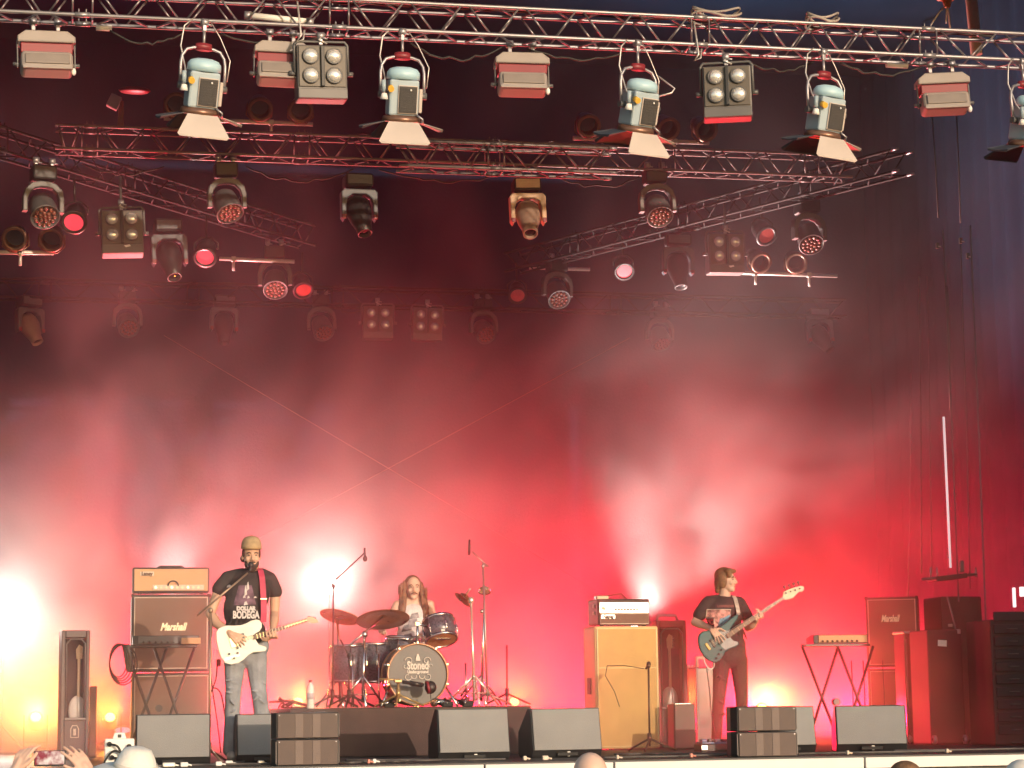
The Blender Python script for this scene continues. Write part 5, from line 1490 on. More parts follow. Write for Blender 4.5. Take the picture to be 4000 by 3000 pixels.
class Head:
    def __init__(s, c, f, u=Vector((0, 0, 1)), k=1.0):
        s.c = Vector(c); s.f = Vector(f).normalized()
        s.r = s.f.cross(Vector(u)).normalized()
        s.u = s.r.cross(s.f)
        s.k = k
        s.q = Matrix((s.r, s.f, s.u)).transposed()
    def p(s, r, f, u): return s.c + (s.r*r + s.f*f + s.u*u)*s.k
    def E(s, mb, pos, rad, n=16, m=10): mb.ell(s.p(*pos), tuple(x*s.k for x in rad), s.q, n, m)
    def base(s, mb):
        E = s.E
        E(mb, (0, -0.012, 0.03), (0.074, 0.093, 0.085))
        E(mb, (0, 0.022, -0.028), (0.064, 0.070, 0.082))
        E(mb, (0, 0.045, -0.085), (0.043, 0.042, 0.034))
        E(mb, (0, 0.068, -0.103), (0.022, 0.020, 0.018))
        E(mb, (0, 0.077, 0.022), (0.050, 0.016, 0.012))
        for x in (-1, 1):
            E(mb, (x*0.040, 0.066, -0.030), (0.022, 0.020, 0.022))
            E(mb, (x*0.074, -0.005, -0.012), (0.011, 0.020, 0.031))
        mb.cone(s.p(0, 0.088, 0.010), s.p(0, 0.108, -0.030), 0.009*s.k, 0.014*s.k)
        E(mb, (0.012, 0.094, -0.036), (0.010, 0.010, 0.008)); E(mb, (-0.012, 0.094, -0.036), (0.010, 0.010, 0.008))
        E(mb, (0, 0.080, -0.066), (0.024, 0.012, 0.010))
    def features(s, parent, brow, lips=True):
        for x in (-1, 1):
            b = MB(); s.E(b, (x*0.030, 0.078, 0.003), (0.012, 0.007, 0.006), 12, 8); e = b.build('eye', M_eye, parent)
            b = MB(); s.E(b, (x*0.030, 0.0855, 0.003), (0.006, 0.004, 0.006), 10, 6); b.build('iris', M_iris, e)
            b = MB(); b.path([s.p(x*0.014, 0.089, 0.021), s.p(x*0.030, 0.091, 0.028), s.p(x*0.048, 0.080, 0.020)], 0.0045*s.k, 6); b.build('eyebrow', brow, parent)
        if lips:
            b = MB(); s.E(b, (0, 0.090, -0.064), (0.021, 0.006, 0.004), 12, 6); s.E(b, (0, 0.089, -0.071), (0.018, 0.006, 0.005), 12, 6); b.build('lips', M_lip, parent)

def hand(mb, w, d, n, s, curl=(30, 30, 30, 30), ck=(0, 0, 0), k=1.0, thumb=(0.55, 0.75, -0.25), tc=25, spread=0.10, rf=0.0088):
    """palm + five fingers rooted in the palm. d: wrist to knuckles, n: back of hand, s: towards the thumb"""
    w, d, n = Vector(w), Vector(d).normalized(), Vector(n).normalized()
    n = (n - d*n.dot(d)).normalized()
    s = Vector(s); s = (s - d*s.dot(d) - n*s.dot(n)).normalized()
    L = 0.088*k
    offs = (0.031, 0.0105, -0.0105, -0.030)
    lens = ((0.043, 0.026, 0.021), (0.048, 0.030, 0.022), (0.044, 0.028, 0.021), (0.034, 0.021, 0.018))
    kn = [w + d*(L*(0.97 if i in (0, 2) else (1.0 if i == 1 else 0.90))) + s*(o*k) for i, o in enumerate(offs)]
    for p in kn: mb.cone(w+s*((p-w).dot(s))*0.55, p, 0.015*k, 0.0115*k, 10)
    mb.cone(w-d*0.01, w+d*0.05*k, 0.024*k, 0.021*k, 12)
    for i, p in enumerate(kn):
        ang = 0
        dir0 = (d + s*(spread*(1.5-i)/1.5)).normalized()
        ax = dir0.cross(n).normalized()
        cur = p
        for j, l in enumerate(lens[i]):
            ang += R(curl[i])*(0.8 if j == 0 else 1.0)
            q = Quaternion(ax, -ang)
            nx = cur + (q @ dir0)*(l*k)
            mb.cone(cur, nx, rf*k*(1.08-0.1*j), rf*k*(1.0-0.1*j), 10)
            cur = nx
    t0 = w + d*0.022*k + s*0.024*k
    td = (d*thumb[0] + s*thumb[1] + n*thumb[2]).normalized()
    t1 = t0 + td*0.042*k
    t2 = t1 + (td + d*math.sin(R(tc)) - s*math.sin(R(tc))*.6).normalized()*0.032*k
    t3 = t2 + (td + d*2*math.sin(R(tc)) - s*math.sin(R(tc))).normalized()*0.025*k
    mb.cone(t0, t1, 0.015*k, 0.0115*k, 10); mb.cone(t1, t2, 0.0115*k, 0.0100*k, 10); mb.cone(t2, t3, 0.0098*k, 0.0085*k, 10)

def drape_text(o, bvh, back=0.004):
    """lay flat print onto a garment: every vertex goes to the cloth straight behind it"""
    inv = o.matrix_world
    for v in o.data.vertices:
        w = o.matrix_local @ v.co
        h = bvh.ray_cast(Vector((w.x, w.y-0.6, w.z)), Vector((0, 1, 0)))
        if h[0] is not None: v.co = o.matrix_local.inverted() @ (h[0] + Vector((0, -back, 0)))
def bvh_of(o):
    me = o.data
    return BVHTree.FromPolygons([v.co.copy() for v in me.vertices], [tuple(p.vertices) for p in me.polygons])
def grid_mesh(name, pts4, nu, nv, m):
    """finely divided flat print between four corner points"""
    b = MB(); a0, a1, a2, a3 = [Vector(p) for p in pts4]
    V = [[b.bm.verts.new((a0*(1-u)+a1*u)*(1-v)+(a3*(1-u)+a2*u)*v) for v in [j/nv for j in range(nv+1)]] for u in [i/nu for i in range(nu+1)]]
    for i in range(nu):
        for j in range(nv): b.bm.faces.new((V[i][j], V[i+1][j], V[i+1][j+1], V[i][j+1]))
    return b.mesh(name, m)

# ------------------------------------------------------------------ singer
def S2(x, y, dy=0.0): return atY(700+x*.3617, 2050+y*.3617, 1.2+dy)
def S1(x, y, dy=0.0): return atY(700+x*.6028, 2000+y*.6028, 1.2+dy)
singer = thing('person', 'bearded singer in tan cap, black printed shirt and pale jeans playing a white guitar', 'person')
hd = Head(S2(778, 330, 0.0), (0.06, -1, -0.10))
b = MB(); hd.base(b)
b.cone(S2(790, 560, .035), S2(782, 400, .015), 0.062, 0.056)
sR, sL = S2(505, 605, .025), S2(985, 610, .035)
b.cone(sR, sL, 0.044, 0.044); b.cone(S2(650, 560, .03), S2(790, 510, .03), .035, .05); b.cone(S2(920, 565, .03), S2(790, 510, .03), .035, .05)
b.ell(S2(740, 720, .03), (.165, .10, .19)); b.ell(S2(690, 960, .03), (.15, .10, .2)); b.ell(S2(690, 1250, .03), (.15, .10, .15))
eR, wR = S2(335, 960, .0), S2(560, 1180, -.205)
b.cone(S2(495, 620, .02), S2(425, 720, .015), 0.044, 0.050); b.cone(S2(425, 720, .015), eR, 0.050, 0.040); b.cone(eR, S2(400, 1060, -.06), .041, .043); b.cone(S2(400, 1060, -.06), wR, .043, .027)
eL, wL = S2(1030, 960, .05), S2(1010, 1130, -.15)
b.cone(S2(995, 625, .03), S2(1035, 740, .035), 0.044, 0.048); b.cone(S2(1035, 740, .035), eL, 0.048, 0.040); b.cone(eL, S2(1028, 1030, -.05), .041, .043); b.cone(S2(1028, 1030, -.05), wL, .042, .027)
hand(b, wR, S2(660, 1262, -.235)-wR, Vector((-0.25, -0.75, 0.6)), Vector((0.5, -0.5, 0.6)), curl=(30, 36, 42, 46), thumb=(0.85, 0.55, -0.1), tc=5, spread=.26, rf=.0078)
hand(b, wL, Vector((-0.03, -0.05, -0.09)), Vector((0.95, 0.05, -0.2)), Vector((-0.1, -0.6, 0.35)), curl=(42, 44, 46, 48), thumb=(0.5, 0.6, -0.5))
# fretting fingers over the front of the neck
for i, fx in enumerate((945, 980, 1012, 1042)):
    b.cone(S2(fx+14, 1225, -.20), S2(fx+4, 1205, -.262), .010, .0095, 10); b.cone(S2(fx+4, 1205, -.262), S2(fx-6, 1160-i*3, -.262), .0095, .0088, 10)
hipR, hipL = S1(362, 950, .02), S1(500, 950, .02)
kR, kL = S1(352, 1150, -.02), S1(515, 1150, .0)
aR, aL = S1(338, 1500, .03), S1(545, 1510, .03)
for h_, k_, a_ in ((hipR, kR, aR), (hipL, kL, aL)):
    b.cone(h_, k_, .075, .05); b.cone(k_, a_, .05, .035)
    b.cone(a_, Vector((a_.x, a_.y-.02, .05)), .035, .035)
fuse(b, 'body', M_skin, .0048, 4, singer, .5)
hd.features(singer, M_beard, False)
b = MB()
for pos, rad in (((0, .066, -.098), (.045, .032, .034)), ((0, .088, -.056), (.030, .012, .009)), ((.045, .035, -.07), (.018, .04, .035)), ((-.045, .035, -.07), (.018, .04, .035)), ((0, .07, -.125), (.032, .025, .022))): hd.E(b, pos, rad)
fuse(b, 'beard', M_beard, .005, 3, singer)
b = MB()
for x in (-1, 1): hd.E(b, (x*.068, 0, .02), (.012, .045, .045))
hd.E(b, (0, -.055, .0), (.07, .05, .07)); hd.E(b, (.055, -.085, -.03), (.03, .02, .035))
fuse(b, 'hair', M_beard, .006, 3, singer)
# cap
b = MB()
b.lathe([(0.0, .098), (.03, .096), (.06, .084), (.08, .058), (.088, .02), (.089, -.012), (.085, -.012), (.08, 0.02), (0, .08)], hd.p(0, -.005, .068), hd.q, 32, 1.0, 1.14)
cp = b.build('cap', M_cap, singer)
b = MB(); out_ = []
for i in range(13):
    a_ = PI*i/12
    out_.append(hd.p(.082*math.cos(a_), .06+.070*math.sin(a_), .054+.004*math.sin(a_)))
b.prism(out_, hd.u*0.006, .002); b.build('brim', mat('tan brim', (.36, .22, .08), .8, 0, .15, 10), cp)
b = MB(); hd.E(b, (0, -.005, .168), (.010, .010, .006), 10, 6); b.build('button', M_cap, cp)
# shirt
b = MB()
b.cone(S2(535, 588, .02), S2(960, 592, .03), 0.070, 0.070)
b.cone(S2(655, 520, .025), S2(900, 520, .03), .042, .042); b.cone(S2(655, 525, .025), S2(525, 580, .02), .046, .066); b.cone(S2(900, 525, .03), S2(970, 585, .03), .046, .066)
b.ell(S2(735, 740, .0), (.192, .125, .215)); b.ell(S2(700, 920, -.01), (.178, .122, .22)); b.cone(S2(600, 1150, .01), S2(800, 1150, .01), .105, .105); b.cone(S2(590, 1230, .01), S2(810, 1230, .01), .105, .105)
b.cone(S2(510, 598, .02), S2(440, 695, .012), .064, .070); b.cone(S2(985, 603, .03), S2(1030, 720, .035), .064, .068)
for i in range(7): b.ell(S2(560+50*i, 1030+25*(i % 2), -.105), (.012, .01, .06), Euler((0, R(20-8*i), 0)))
shirt1 = fuse(b, 'shirt', M_shirt1, .007, 6, singer)
bv = bvh_of(shirt1)
M_pr1 = mat('pale shirt print', (.62, .56, .55), .8, 0, .15, 30)
M_pr2 = mat('violet shirt print', (.16, .09, .13), .85, 0, .5, 22)
c = S2(718, 960, -.3)
for (txt, dy, sz, w_) in (('DOLLAR', 905, .045, .165), ('BODEGA', 975, .085, .225)):
    o = add('shirt_print', text_mesh('shirt_print', txt, sz, M_pr1, 0, 0.0, w_, .004), shirt1, None, Matrix.Translation(S2(722, dy, -.3)) @ STAND_UP)
    drape_text(o, bv)
o = add('shirt_print', grid_mesh('shirt_print', (S2(600, 860, -.3), S2(850, 850, -.3), S2(800, 640, -.3), S2(660, 640, -.3)), 16, 14, M_pr2), shirt1); drape_text(o, bv, .003)
for (x, y, w_, h_) in ((735, 700, .012, .05), (760, 650, .01, .04), (720, 765, .012, .012), (765, 770, .012, .012), (735, 838, .018, .018), (840, 770, .014, .008), (560, 645, .022, .012)):
    p = S2(x, y, -.3)
    o = add('shirt_print', grid_mesh('shirt_print', (p+Vector((-w_, 0, -h_)), p+Vector((w_, 0, -h_*.6)), p+Vector((w_*.3, 0, h_)), p+Vector((-w_*.5, 0, h_*.7))), 4, 4, M_pr1), shirt1); drape_text(o, bv, .006)
# trousers and shoes
b = MB()
b.ell(S1(428, 915, .015), (.178, .118, .12)); b.cone(S1(345, 870, .015), S1(510, 870, .015), .10, .10)
b.cone(hipR+Vector((-.0, 0, 0)), kR, .098, .071); b.cone(kR, S1(345, 1330, .02), .071, .068); b.cone(S1(345, 1330, .02), Vector((aR.x, aR.y, .11)), .068, .074)
b.cone(hipL, kL, .098, .071); b.cone(kL, S1(538, 1330, .02), .071, .068); b.cone(S1(538, 1330, .02), Vector((aL.x, aL.y, .11)), .068, .074)
for i in range(14):
    kk = kR if i % 2 else kL
    b.ell(kk+Vector((random.uniform(-.05, .05), -.062, random.uniform(-.3, .15))), (.035, .012, .008), Euler((0, R(random.uniform(-50, 50)), 0)))
fuse(b, 'trousers', M_jeans, .007, 5, singer)
for a_ in (aR, aL):
    b = MB(); b.ell((a_.x, a_.y-.06, .05), (.047, .13, .045)); b.ell((a_.x, a_.y+.0, .075), (.045, .06, .05)); fuse(b, 'shoe', mat('pale grey shoe', (.5, .47, .45), .7), .008, 3, singer)
b = MB(); b.box(S2(425, 1490, .02), (.035, .03, .06), bev=.008); b.build('belt_pack', M_redpart, singer)
b = MB(); b.lathe([(.028, -.012), (.031, -.012), (.031, .012), (.028, .012)], S2(345, 915, .0), frame_from(eR-S2(480, 600, .02)), 16); b.build('bracelet', M_piping, singer)
cables('cable', 'cable hanging in loops from the singer\'s guitar', [S1(247, 985, -.05), S1(236, 1090, -.02), S1(200, 1180, 0.02), S1(225, 1140, .05), S1(270, 1180, .05), S1(300, 1350, .03), S1(318, 1545, .03)], .006)
cables('cable', 'thin cable running down beside the vocal microphone stand', [S1(205, 640, -.2), S1(212, 760, -.2), S1(200, 900, -.2), S1(210, 1100, -.2), S1(245, 1350, -.15), S1(270, 1560, -.1)], .005)

def outline_body(pts, thick, m, name, parent, bev=.012):
    b = MB(); b.prism(pts, thick, bev, 3)
    return b.build(name, m, parent)
# white guitar
gt = thing('electric_guitar', 'white electric guitar with pink strap held by the singer', 'guitar')
gp = [(400, 1160), (425, 1120), (470, 1097), (520, 1087), (600, 1088), (665, 1083), (720, 1065), (775, 1035), (830, 1020), (870, 1030), (893, 1060), (893, 1110), (868, 1150), (815, 1180), (822, 1232), (842, 1265), (858, 1292), (900, 1305), (938, 1318), (945, 1342), (930, 1366), (870, 1374), (800, 1378), (745, 1410), (700, 1455), (640, 1495), (560, 1512), (490, 1492), (448, 1430), (420, 1340), (402, 1250)]
GD = -.20
M_gwhite = mat('white guitar lacquer', (.80, .78, .74), .22, 0, .04, 3, coat=.6)
body = outline_body([S2(x, y, GD) for x, y in gp], Vector((0, .042, 0)), M_gwhite, 'body', gt, .008)
pg = [(545, 1260), (560, 1150), (640, 1110), (720, 1100), (800, 1110), (795, 1180), (830, 1270), (820, 1330), (740, 1350), (640, 1320)]
outline_body([S2(x, y, GD-.004) for x, y in pg], Vector((0, .003, 0)), mat('white pickguard', (.70, .68, .64), .35), 'pickguard', gt, 0)
M_maple = mat('maple neck', (.6, .42, .28), .5)
nk = [(800, 1190), (812, 1240), (1380, 1048), (1375, 1008)]
outline_body([S2(x, y, GD-.024) for x, y in nk], Vector((0, .024, 0)), M_maple, 'neck', gt, .003)
fb = outline_body([S2(x, y, GD-.030) for x, y in nk], Vector((0, .005, 0)), mat('rosewood', (.16, .09, .06), .5), 'fretboard', gt, 0)
for i in range(1, 17):
    u = i/17
    b = MB(); b.tube(S2(803+572*u, 1190-182*u-1, GD-.031), S2(814+566*u, 1240-192*u, GD-.031), .0022, n=5); b.build('fret', M_chrome, fb)
hs = [S1(826, 682, GD-.016), S1(832, 712, GD-.016), S1(860, 722, GD-.016), S1(902, 716, GD-.016), S1(900, 700, GD-.016), S1(878, 690, GD-.016), S1(862, 678, GD-.016)]
nk2 = outline_body(hs, Vector((0, .015, 0)), M_maple, 'headstock', gt, .002)
for i in range(6):
    b = MB(); b.tube(S1(838+9*i, 684+1.5*i, GD-.008), S1(835+9*i, 673+1.5*i, GD-.008), .005, n=6); b.build('tuning_peg', M_chrome, nk2)
b = MB(); b.box(S2(590, 1270, GD-.006), (.065, .01, .085), Euler((0, R(-16), 0)), .003); b.build('bridge', M_chrome, gt)
b = MB(); b.box(S2(690, 1215, GD-.006), (.03, .01, .07), Euler((0, R(-16), 0)), .003); b.build('pickup', M_midgrey, gt)
b = MB(); b.box(S2(570, 1430, GD-.003), (.14, .006, .032), Euler((0, R(-18), 0)), .003); cpn = b.build('control_plate', M_silver, gt)
for (x, y) in ((540, 1395), (595, 1440), (632, 1385), (632, 1330)):
    b = MB(); b.tube(S2(x, y, GD), S2(x, y, GD-.02), .010, n=12); b.build('knob', M_midgrey, gt)
for i in range(6):
    u = (i-2.5)*7
    b = MB(); b.tube(S2(590+u*.25, 1270+u, GD-.014), S2(1378, 1028+u*.35, GD-.036), .0011, n=4); b.build('string', M_chrome, gt)
b = MB()
M_strap = mat('pink red strap', (.55, .06, .12), .6, 0, .15, 8)
st = [(858, 470, -.01), (880, 490, -.06), (895, 560, -.105), (905, 680, -.135), (912, 820, -.155), (915, 950, -.175), (908, 1050, -.205)]
prev_ = None
for i in range(len(st)-1):
    a, c2 = S2(*st[i]), S2(*st[i+1])
    w_ = Vector((.024, 0, 0))
    b.prism([a-w_, a+w_, c2+w_, c2-w_], (0, .004, 0))
sp = b.build('strap', M_strap, gt)
b = MB(); b.box(S2(912, 800, -.162), (.056, .008, .014), bev=.002); b.build('buckle', M_chrome, sp)

# ------------------------------------------------------------------ bassist
def B2(x, y, dy=0.0): return atY(2650+x*.452, 2180+y*.452, 3.0+dy)
bassist = thing('person', 'bassist with brown hair looking right, in dark printed shirt and black jeans', 'person')
hb = Head(B2(412, 190, 0.0), (0.80, -0.60, 0.0))
b = MB(); hb.base(b)
b.cone(B2(400, 340, .03), B2(405, 230, .01), .058, .056)
sR, sL = B2(245, 395, .025), B2(540, 400, .045)
b.cone(sR, sL, .042, .042); b.cone(B2(330, 360, .03), B2(400, 330, .03), .03, .048); b.cone(B2(465, 365, .03), B2(400, 330, .03), .03, .048)
b.ell(B2(395, 470, .03), (.16, .095, .17)); b.ell(B2(425, 650, .03), (.14, .095, .18)); b.ell(B2(445, 800, .03), (.15, .10, .13))
eR, wR = B2(140, 555, .03), B2(288, 610, -.20)
b.cone(B2(238, 405, .02), B2(180, 500, .028), .042, .046); b.cone(B2(180, 500, .028), eR, .046, .039); b.cone(eR, B2(190, 572, -.05), .040, .041); b.cone(B2(190, 572, -.05), wR, .041, .026)
eL, wL = B2(600, 600, .03), B2(672, 545, -.13)
b.cone(B2(548, 410, .04), B2(590, 510, .04), .042, .046); b.cone(B2(590, 510, .04), eL, .046, .039); b.cone(eL, B2(640, 580, -.06), .040, .040); b.cone(B2(640, 580, -.06), wL, .040, .026)
hand(b, wR, B2(335, 665, -.235)-wR, Vector((-0.1, -0.8, 0.35)), Vector((0.75, -0.2, 0.6)), curl=(20, 25, 30, 35), thumb=(0.5, 0.8, 0.1), spread=.26, rf=.0078)
hand(b, wL, Vector((0.02, -0.05, 0.05)), Vector((0.5, 0.4, -0.6)), Vector((-0.6, -0.3, 0.5)), curl=(35, 38, 40, 42), thumb=(.4, .5, -.4))
for i, (fx, fy) in enumerate(((665, 522), (685, 510), (705, 500), (724, 490))):
    b.cone(B2(fx+8, fy+22, -.17), B2(fx+6, fy+14, -.235), .010, .0095, 10); b.cone(B2(fx+6, fy+14, -.235), B2(fx-6, fy-18, -.236), .0095, .0088, 10)
hipR, hipL = B2(375, 880, .02), B2(520, 880, .03)
kR, kL = B2(352, 1190, -.02), B2(545, 1180, .02)
aR, aL = B2(328, 1500, .04), B2(560, 1500, .05)
for h_, k_, a_ in ((hipR, kR, aR), (hipL, kL, aL)):
    b.cone(h_, k_, .075, .05); b.cone(k_, a_, .05, .035); b.cone(a_, Vector((a_.x, a_.y-.02, .05)), .035, .035)
fuse(b, 'body', M_skin2, .0048, 4, bassist)
hb.features(bassist, M_hair1)
b = MB()
for pos, rad in (((0, -.022, .05), (.082, .098, .08)), ((-.062, -.02, -.01), (.03, .055, .075)), ((.062, -.02, -.01), (.03, .055, .075)), ((0, -.075, -.03), (.07, .045, .085)), ((.045, .045, .088), (.045, .05, .028)), ((-.04, .045, .088), (.045, .05, .026)), ((.06, .055, .055), (.02, .03, .04)), ((0, -.085, -.09), (.055, .03, .045))): hb.E(b, pos, rad)
for i in range(26):
    a_ = random.uniform(0, 2*PI); 
    hb.E(b, (.075*math.cos(a_), -.03+.075*math.sin(a_) if math.sin(a_) < .5 else .0, random.uniform(-.09, .045)), (.012, .014, .045))
fuse(b, 'hair', M_hair1, .006, 2, bassist)
b = MB()
b.cone(B2(265, 384, .02), B2(522, 390, .04), .066, .066); b.cone(B2(335, 348, .03), B2(462, 352, .03), .038, .038); b.cone(B2(335, 352, .03), B2(260, 378, .02), .042, .060); b.cone(B2(462, 356, .03), B2(528, 384, .04), .042, .060)
b.ell(B2(395, 490, .01), (.19, .118, .19)); b.ell(B2(425, 640, .01), (.165, .115, .2)); b.cone(B2(380, 745, .02), B2(495, 745, .02), .10, .10)
b.cone(B2(246, 392, .02), B2(182, 490, .025), .062, .066); b.cone(B2(540, 398, .04), B2(588, 500, .04), .060, .064)
for i in range(6): b.ell(B2(300+55*i, 600+30*(i % 3), -.10), (.010, .012, .06), Euler((0, R(25-9*i), 0)))
shirt2 = fuse(b, 'shirt', M_shirt2, .007, 6, bassist)
bv = bvh_of(shirt2)
M_pr3 = mat('pink shirt print', (.50, .24, .22), .85, 0, .75, 26); M_pr4 = mat('blue shirt print', (.16, .30, .42), .85, 0, .5, 30)
o = add('shirt_print', grid_mesh('shirt_print', (B2(310, 600, -.3), B2(500, 600, -.3), B2(505, 440, -.3), B2(314, 436, -.3)), 16, 14, M_pr3), shirt2); drape_text(o, bv, .004)
o = add('shirt_print', grid_mesh('shirt_print', (B2(395, 590, -.3), B2(470, 560, -.3), B2(500, 480, -.3), B2(410, 520, -.3)), 10, 10, M_pr4), shirt2); drape_text(o, bv, .006)
for seg_ in (((312, 434), (506, 438)), ((312, 434), (308, 570))):
    o = add('shirt_print', MB().path([B2(seg_[0][0]+(seg_[1][0]-seg_[0][0])*i/14, seg_[0][1]+(seg_[1][1]-seg_[0][1])*i/14, -.3) for i in range(15)], .004, 5).mesh('shirt_print', M_piping), shirt2); drape_text(o, bv, .006)
o = add('shirt_print', text_mesh('shirt_print', 'LOWRIDER', .03, mat('dim red print', (.3, .1, .09), .8), 0, 0, .17, .001), shirt2, None, Matrix.Translation(B2(410, 416, -.3)) @ STAND_UP); drape_text(o, bv, .005)
b = MB()
b.ell(B2(445, 850, .02), (.172, .115, .12)); b.cone(B2(390, 800, .02), B2(500, 800, .02), .098, .098)
b.cone(hipR, kR, .092, .064); b.cone(kR, B2(338, 1350, .02), .064, .056); b.cone(B2(338, 1350, .02), Vector((aR.x, aR.y, .10)), .056, .052)
b.cone(hipL, kL, .092, .064); b.cone(kL, B2(552, 1350, .03), .064, .056); b.cone(B2(552, 1350, .03), Vector((aL.x, aL.y, .10)), .056, .052)
for i in range(16):
    kk = kR if i % 2 else kL
    b.ell(kk+Vector((random.uniform(-.045, .045), -.056, random.uniform(-.3, .2))), (.035, .012, .008), Euler((0, R(random.uniform(-50, 50)), 0)))
fuse(b, 'trousers', M_jeansb, .007, 4, bassist)
for a_ in (aR, aL):
    b = MB(); b.ell((a_.x, a_.y-.06, .05), (.045, .125, .042)); b.ell((a_.x, a_.y, .07), (.042, .055, .045)); fuse(b, 'shoe', M_black, .008, 3, bassist)
bg = thing('bass_guitar', 'teal green bass guitar with pearl pickguard played by the bassist', 'guitar')
bp = [(173, 700), (185, 655), (215, 632), (265, 625), (310, 628), (345, 605), (395, 570), (445, 530), (490, 495), (515, 486), (520, 500), (505, 535), (475, 575), (452, 610), (440, 650), (455, 700), (480, 722), (515, 722), (528, 740), (505, 765), (450, 785), (408, 808), (388, 850), (355, 890), (318, 905), (270, 890), (220, 845), (190, 795), (176, 745)]
M_teal = mat('teal green lacquer', (.035, .115, .125), .5, 0, .15, 4, spec=.3)
BD = -.21
outline_body([B2(x, y, BD) for x, y in bp], Vector((0, .042, 0)), M_teal, 'body', bg, .012)
pgp = [(350, 640), (400, 622), (438, 632), (452, 690), (478, 715), (512, 724), (515, 745), (470, 765), (405, 790), (372, 765), (362, 700)]
outline_body([B2(x, y, BD-.004) for x, y in pgp], Vector((0, .003, 0)), mat('pearl pickguard', (.24, .25, .27), .45, 0, .2, 25), 'pickguard', bg, 0)
nkb = [(410, 660), (435, 692), (918, 352), (905, 330)]
outline_body([B2(x, y, BD-.022) for x, y in nkb], Vector((0, .022, 0)), M_maple, 'neck', bg, .003)
fb = outline_body([B2(x, y, BD-.028) for x, y in nkb], Vector((0, .005, 0)), mat('rosewood', (.16, .09, .06), .5), 'fretboard', bg, 0)
for i in range(1, 20):
    u = i/20
    b = MB(); b.tube(B2(410+495*u, 660-330*u, BD-.029), B2(435+483*u, 692-340*u, BD-.029), .0020, n=5); b.build('fret', M_aludark if i % 2 else M_maple, fb)
hsp = [(900, 335), (912, 290), (960, 268), (1010, 252), (1060, 238), (1085, 246), (1088, 272), (1068, 292), (1040, 292), (1020, 315), (990, 345), (945, 358), (915, 362)]
hs = outline_body([B2(x, y, BD-.012) for x, y in hsp], Vector((0, .014, 0)), mat('cream headstock', (.68, .52, .36), .45), 'headstock', bg, .002)
for i in range(4):
    x, y = 930+40*i, 302-13*i
    b = MB(); b.tube(B2(x, y, BD-.012), B2(x, y, BD-.030), .008, n=10); b.build('tuning_post', M_midgrey, hs)
    b = MB(); b.tube(B2(x-6, y-20, BD), B2(x-14, y-52, BD), .005, n=6); b.ell(B2(x-15, y-56, BD), (.014, .006, .012)); b.build('tuning_peg', M_midgrey, hs)
b = MB(); b.box(B2(255, 765, BD-.007), (.026, .014, .075), Euler((0, R(-34), 0)), .003); b.build('bridge', mat('brass', (.42, .28, .10), .5, .6), bg)
for (x, y) in ((300, 735), (345, 712)):
    b = MB(); b.box(B2(x, y, BD-.008), (.032, .014, .09), Euler((0, R(-34), 0)), .004); b.build('pickup', M_black, bg)
    for j in range(4):
        b = MB(); b.tube(B2(x-12+8*j, y-14+10*j, BD-.014), B2(x-12+8*j, y-14+10*j, BD-.019), .004, n=6); b.build('pole_piece', mat('brass', (.42, .28, .10), .5, .6), bg)
for (x, y) in ((372, 792), (350, 830), (330, 865)):
    b = MB(); b.tube(B2(x, y, BD), B2(x, y, BD-.018), .010, n=10); b.build('knob', M_black, bg)
for i in range(4):
    u = (i-1.5)
    b = MB(); b.tube(B2(255+u*8, 765+u*10, BD-.016), B2(912+u*3, 342+u*5, BD-.034), .0016, n=4); b.build('string', M_silver, bg)
b = MB()
st = [(478, 325, .0), (492, 350, -.05), (508, 410, -.10), (520, 470, -.13), (518, 490, -.20)]
for i in range(len(st)-1):
    a, c2 = B2(*st[i]), B2(*st[i+1]); w_ = Vector((.019, 0, 0))
    b.prism([a-w_, a+w_, c2+w_, c2-w_], (0, .004, 0))
b.build('strap', mat('pale strap', (.55, .45, .40), .6, 0, .3, 20), bg)
cables('cable', 'white cable looping under the bass guitar', [B2(215, 850, -.18), B2(235, 920, -.16), B2(275, 960, -.14), B2(305, 940, -.14), B2(308, 905, -.17)], .008, M_white)
cables('cable', 'cable hanging down beside the bassist\'s leg', [B2(245, 960, .02), B2(270, 1150, .02), B2(285, 1350, .02), B2(330, 1560, -.1)], .005)

# ------------------------------------------------------------------ drummer
def D2(x, y, dy=0.0): return atY(1280+x*.3617, 2200+y*.3617, 4.0+dy)
drummer = thing('person', 'long haired drummer with moustache in a white printed tank top behind the drums', 'person')
hdr = Head(D2(922, 262, 0.0), (-0.02, -1, -0.04))
b = MB(); hdr.base(b)
b.cone(D2(930, 450, .03), D2(925, 330, .015), .058, .054)
sR, sL = D2(755, 455, .02), D2(1100, 450, .02)
b.cone(sR, sL, .052, .052); b.cone(D2(850, 420, .03), D2(930, 400, .03), .045, .05); b.cone(D2(1010, 420, .03), D2(930, 400, .03), .045, .05)
b.ell(D2(925, 600, .03), (.155, .095, .18)); b.ell(D2(910, 800, .03), (.14, .095, .18)); b.ell(D2(905, 960, .04), (.16, .11, .12))
eR, wR = D2(668, 620, -.02), D2(610, 690, -.26)
b.cone(sR, eR, .048, .038); b.cone(eR, D2(640, 660, -.13), .038, .038); b.cone(D2(640, 660, -.13), wR, .037, .026)
eL, wL = D2(1150, 640, .0), D2(1080, 760, -.26)
b.cone(sL, eL, .048, .038); b.cone(eL, D2(1120, 710, -.13), .038, .038); b.cone(D2(1120, 710, -.13), wL, .037, .026)
hand(b, wR, Vector((-0.03, -0.08, -0.01)), Vector((-0.2, -0.1, 0.95)), Vector((0.95, -0.1, 0.2)), curl=(48, 50, 52, 54))
hand(b, wL, Vector((-0.04, -0.08, -0.02)), Vector((0.2, -0.1, 0.95)), Vector((-0.95, -0.1, 0.2)), curl=(48, 50, 52, 54))
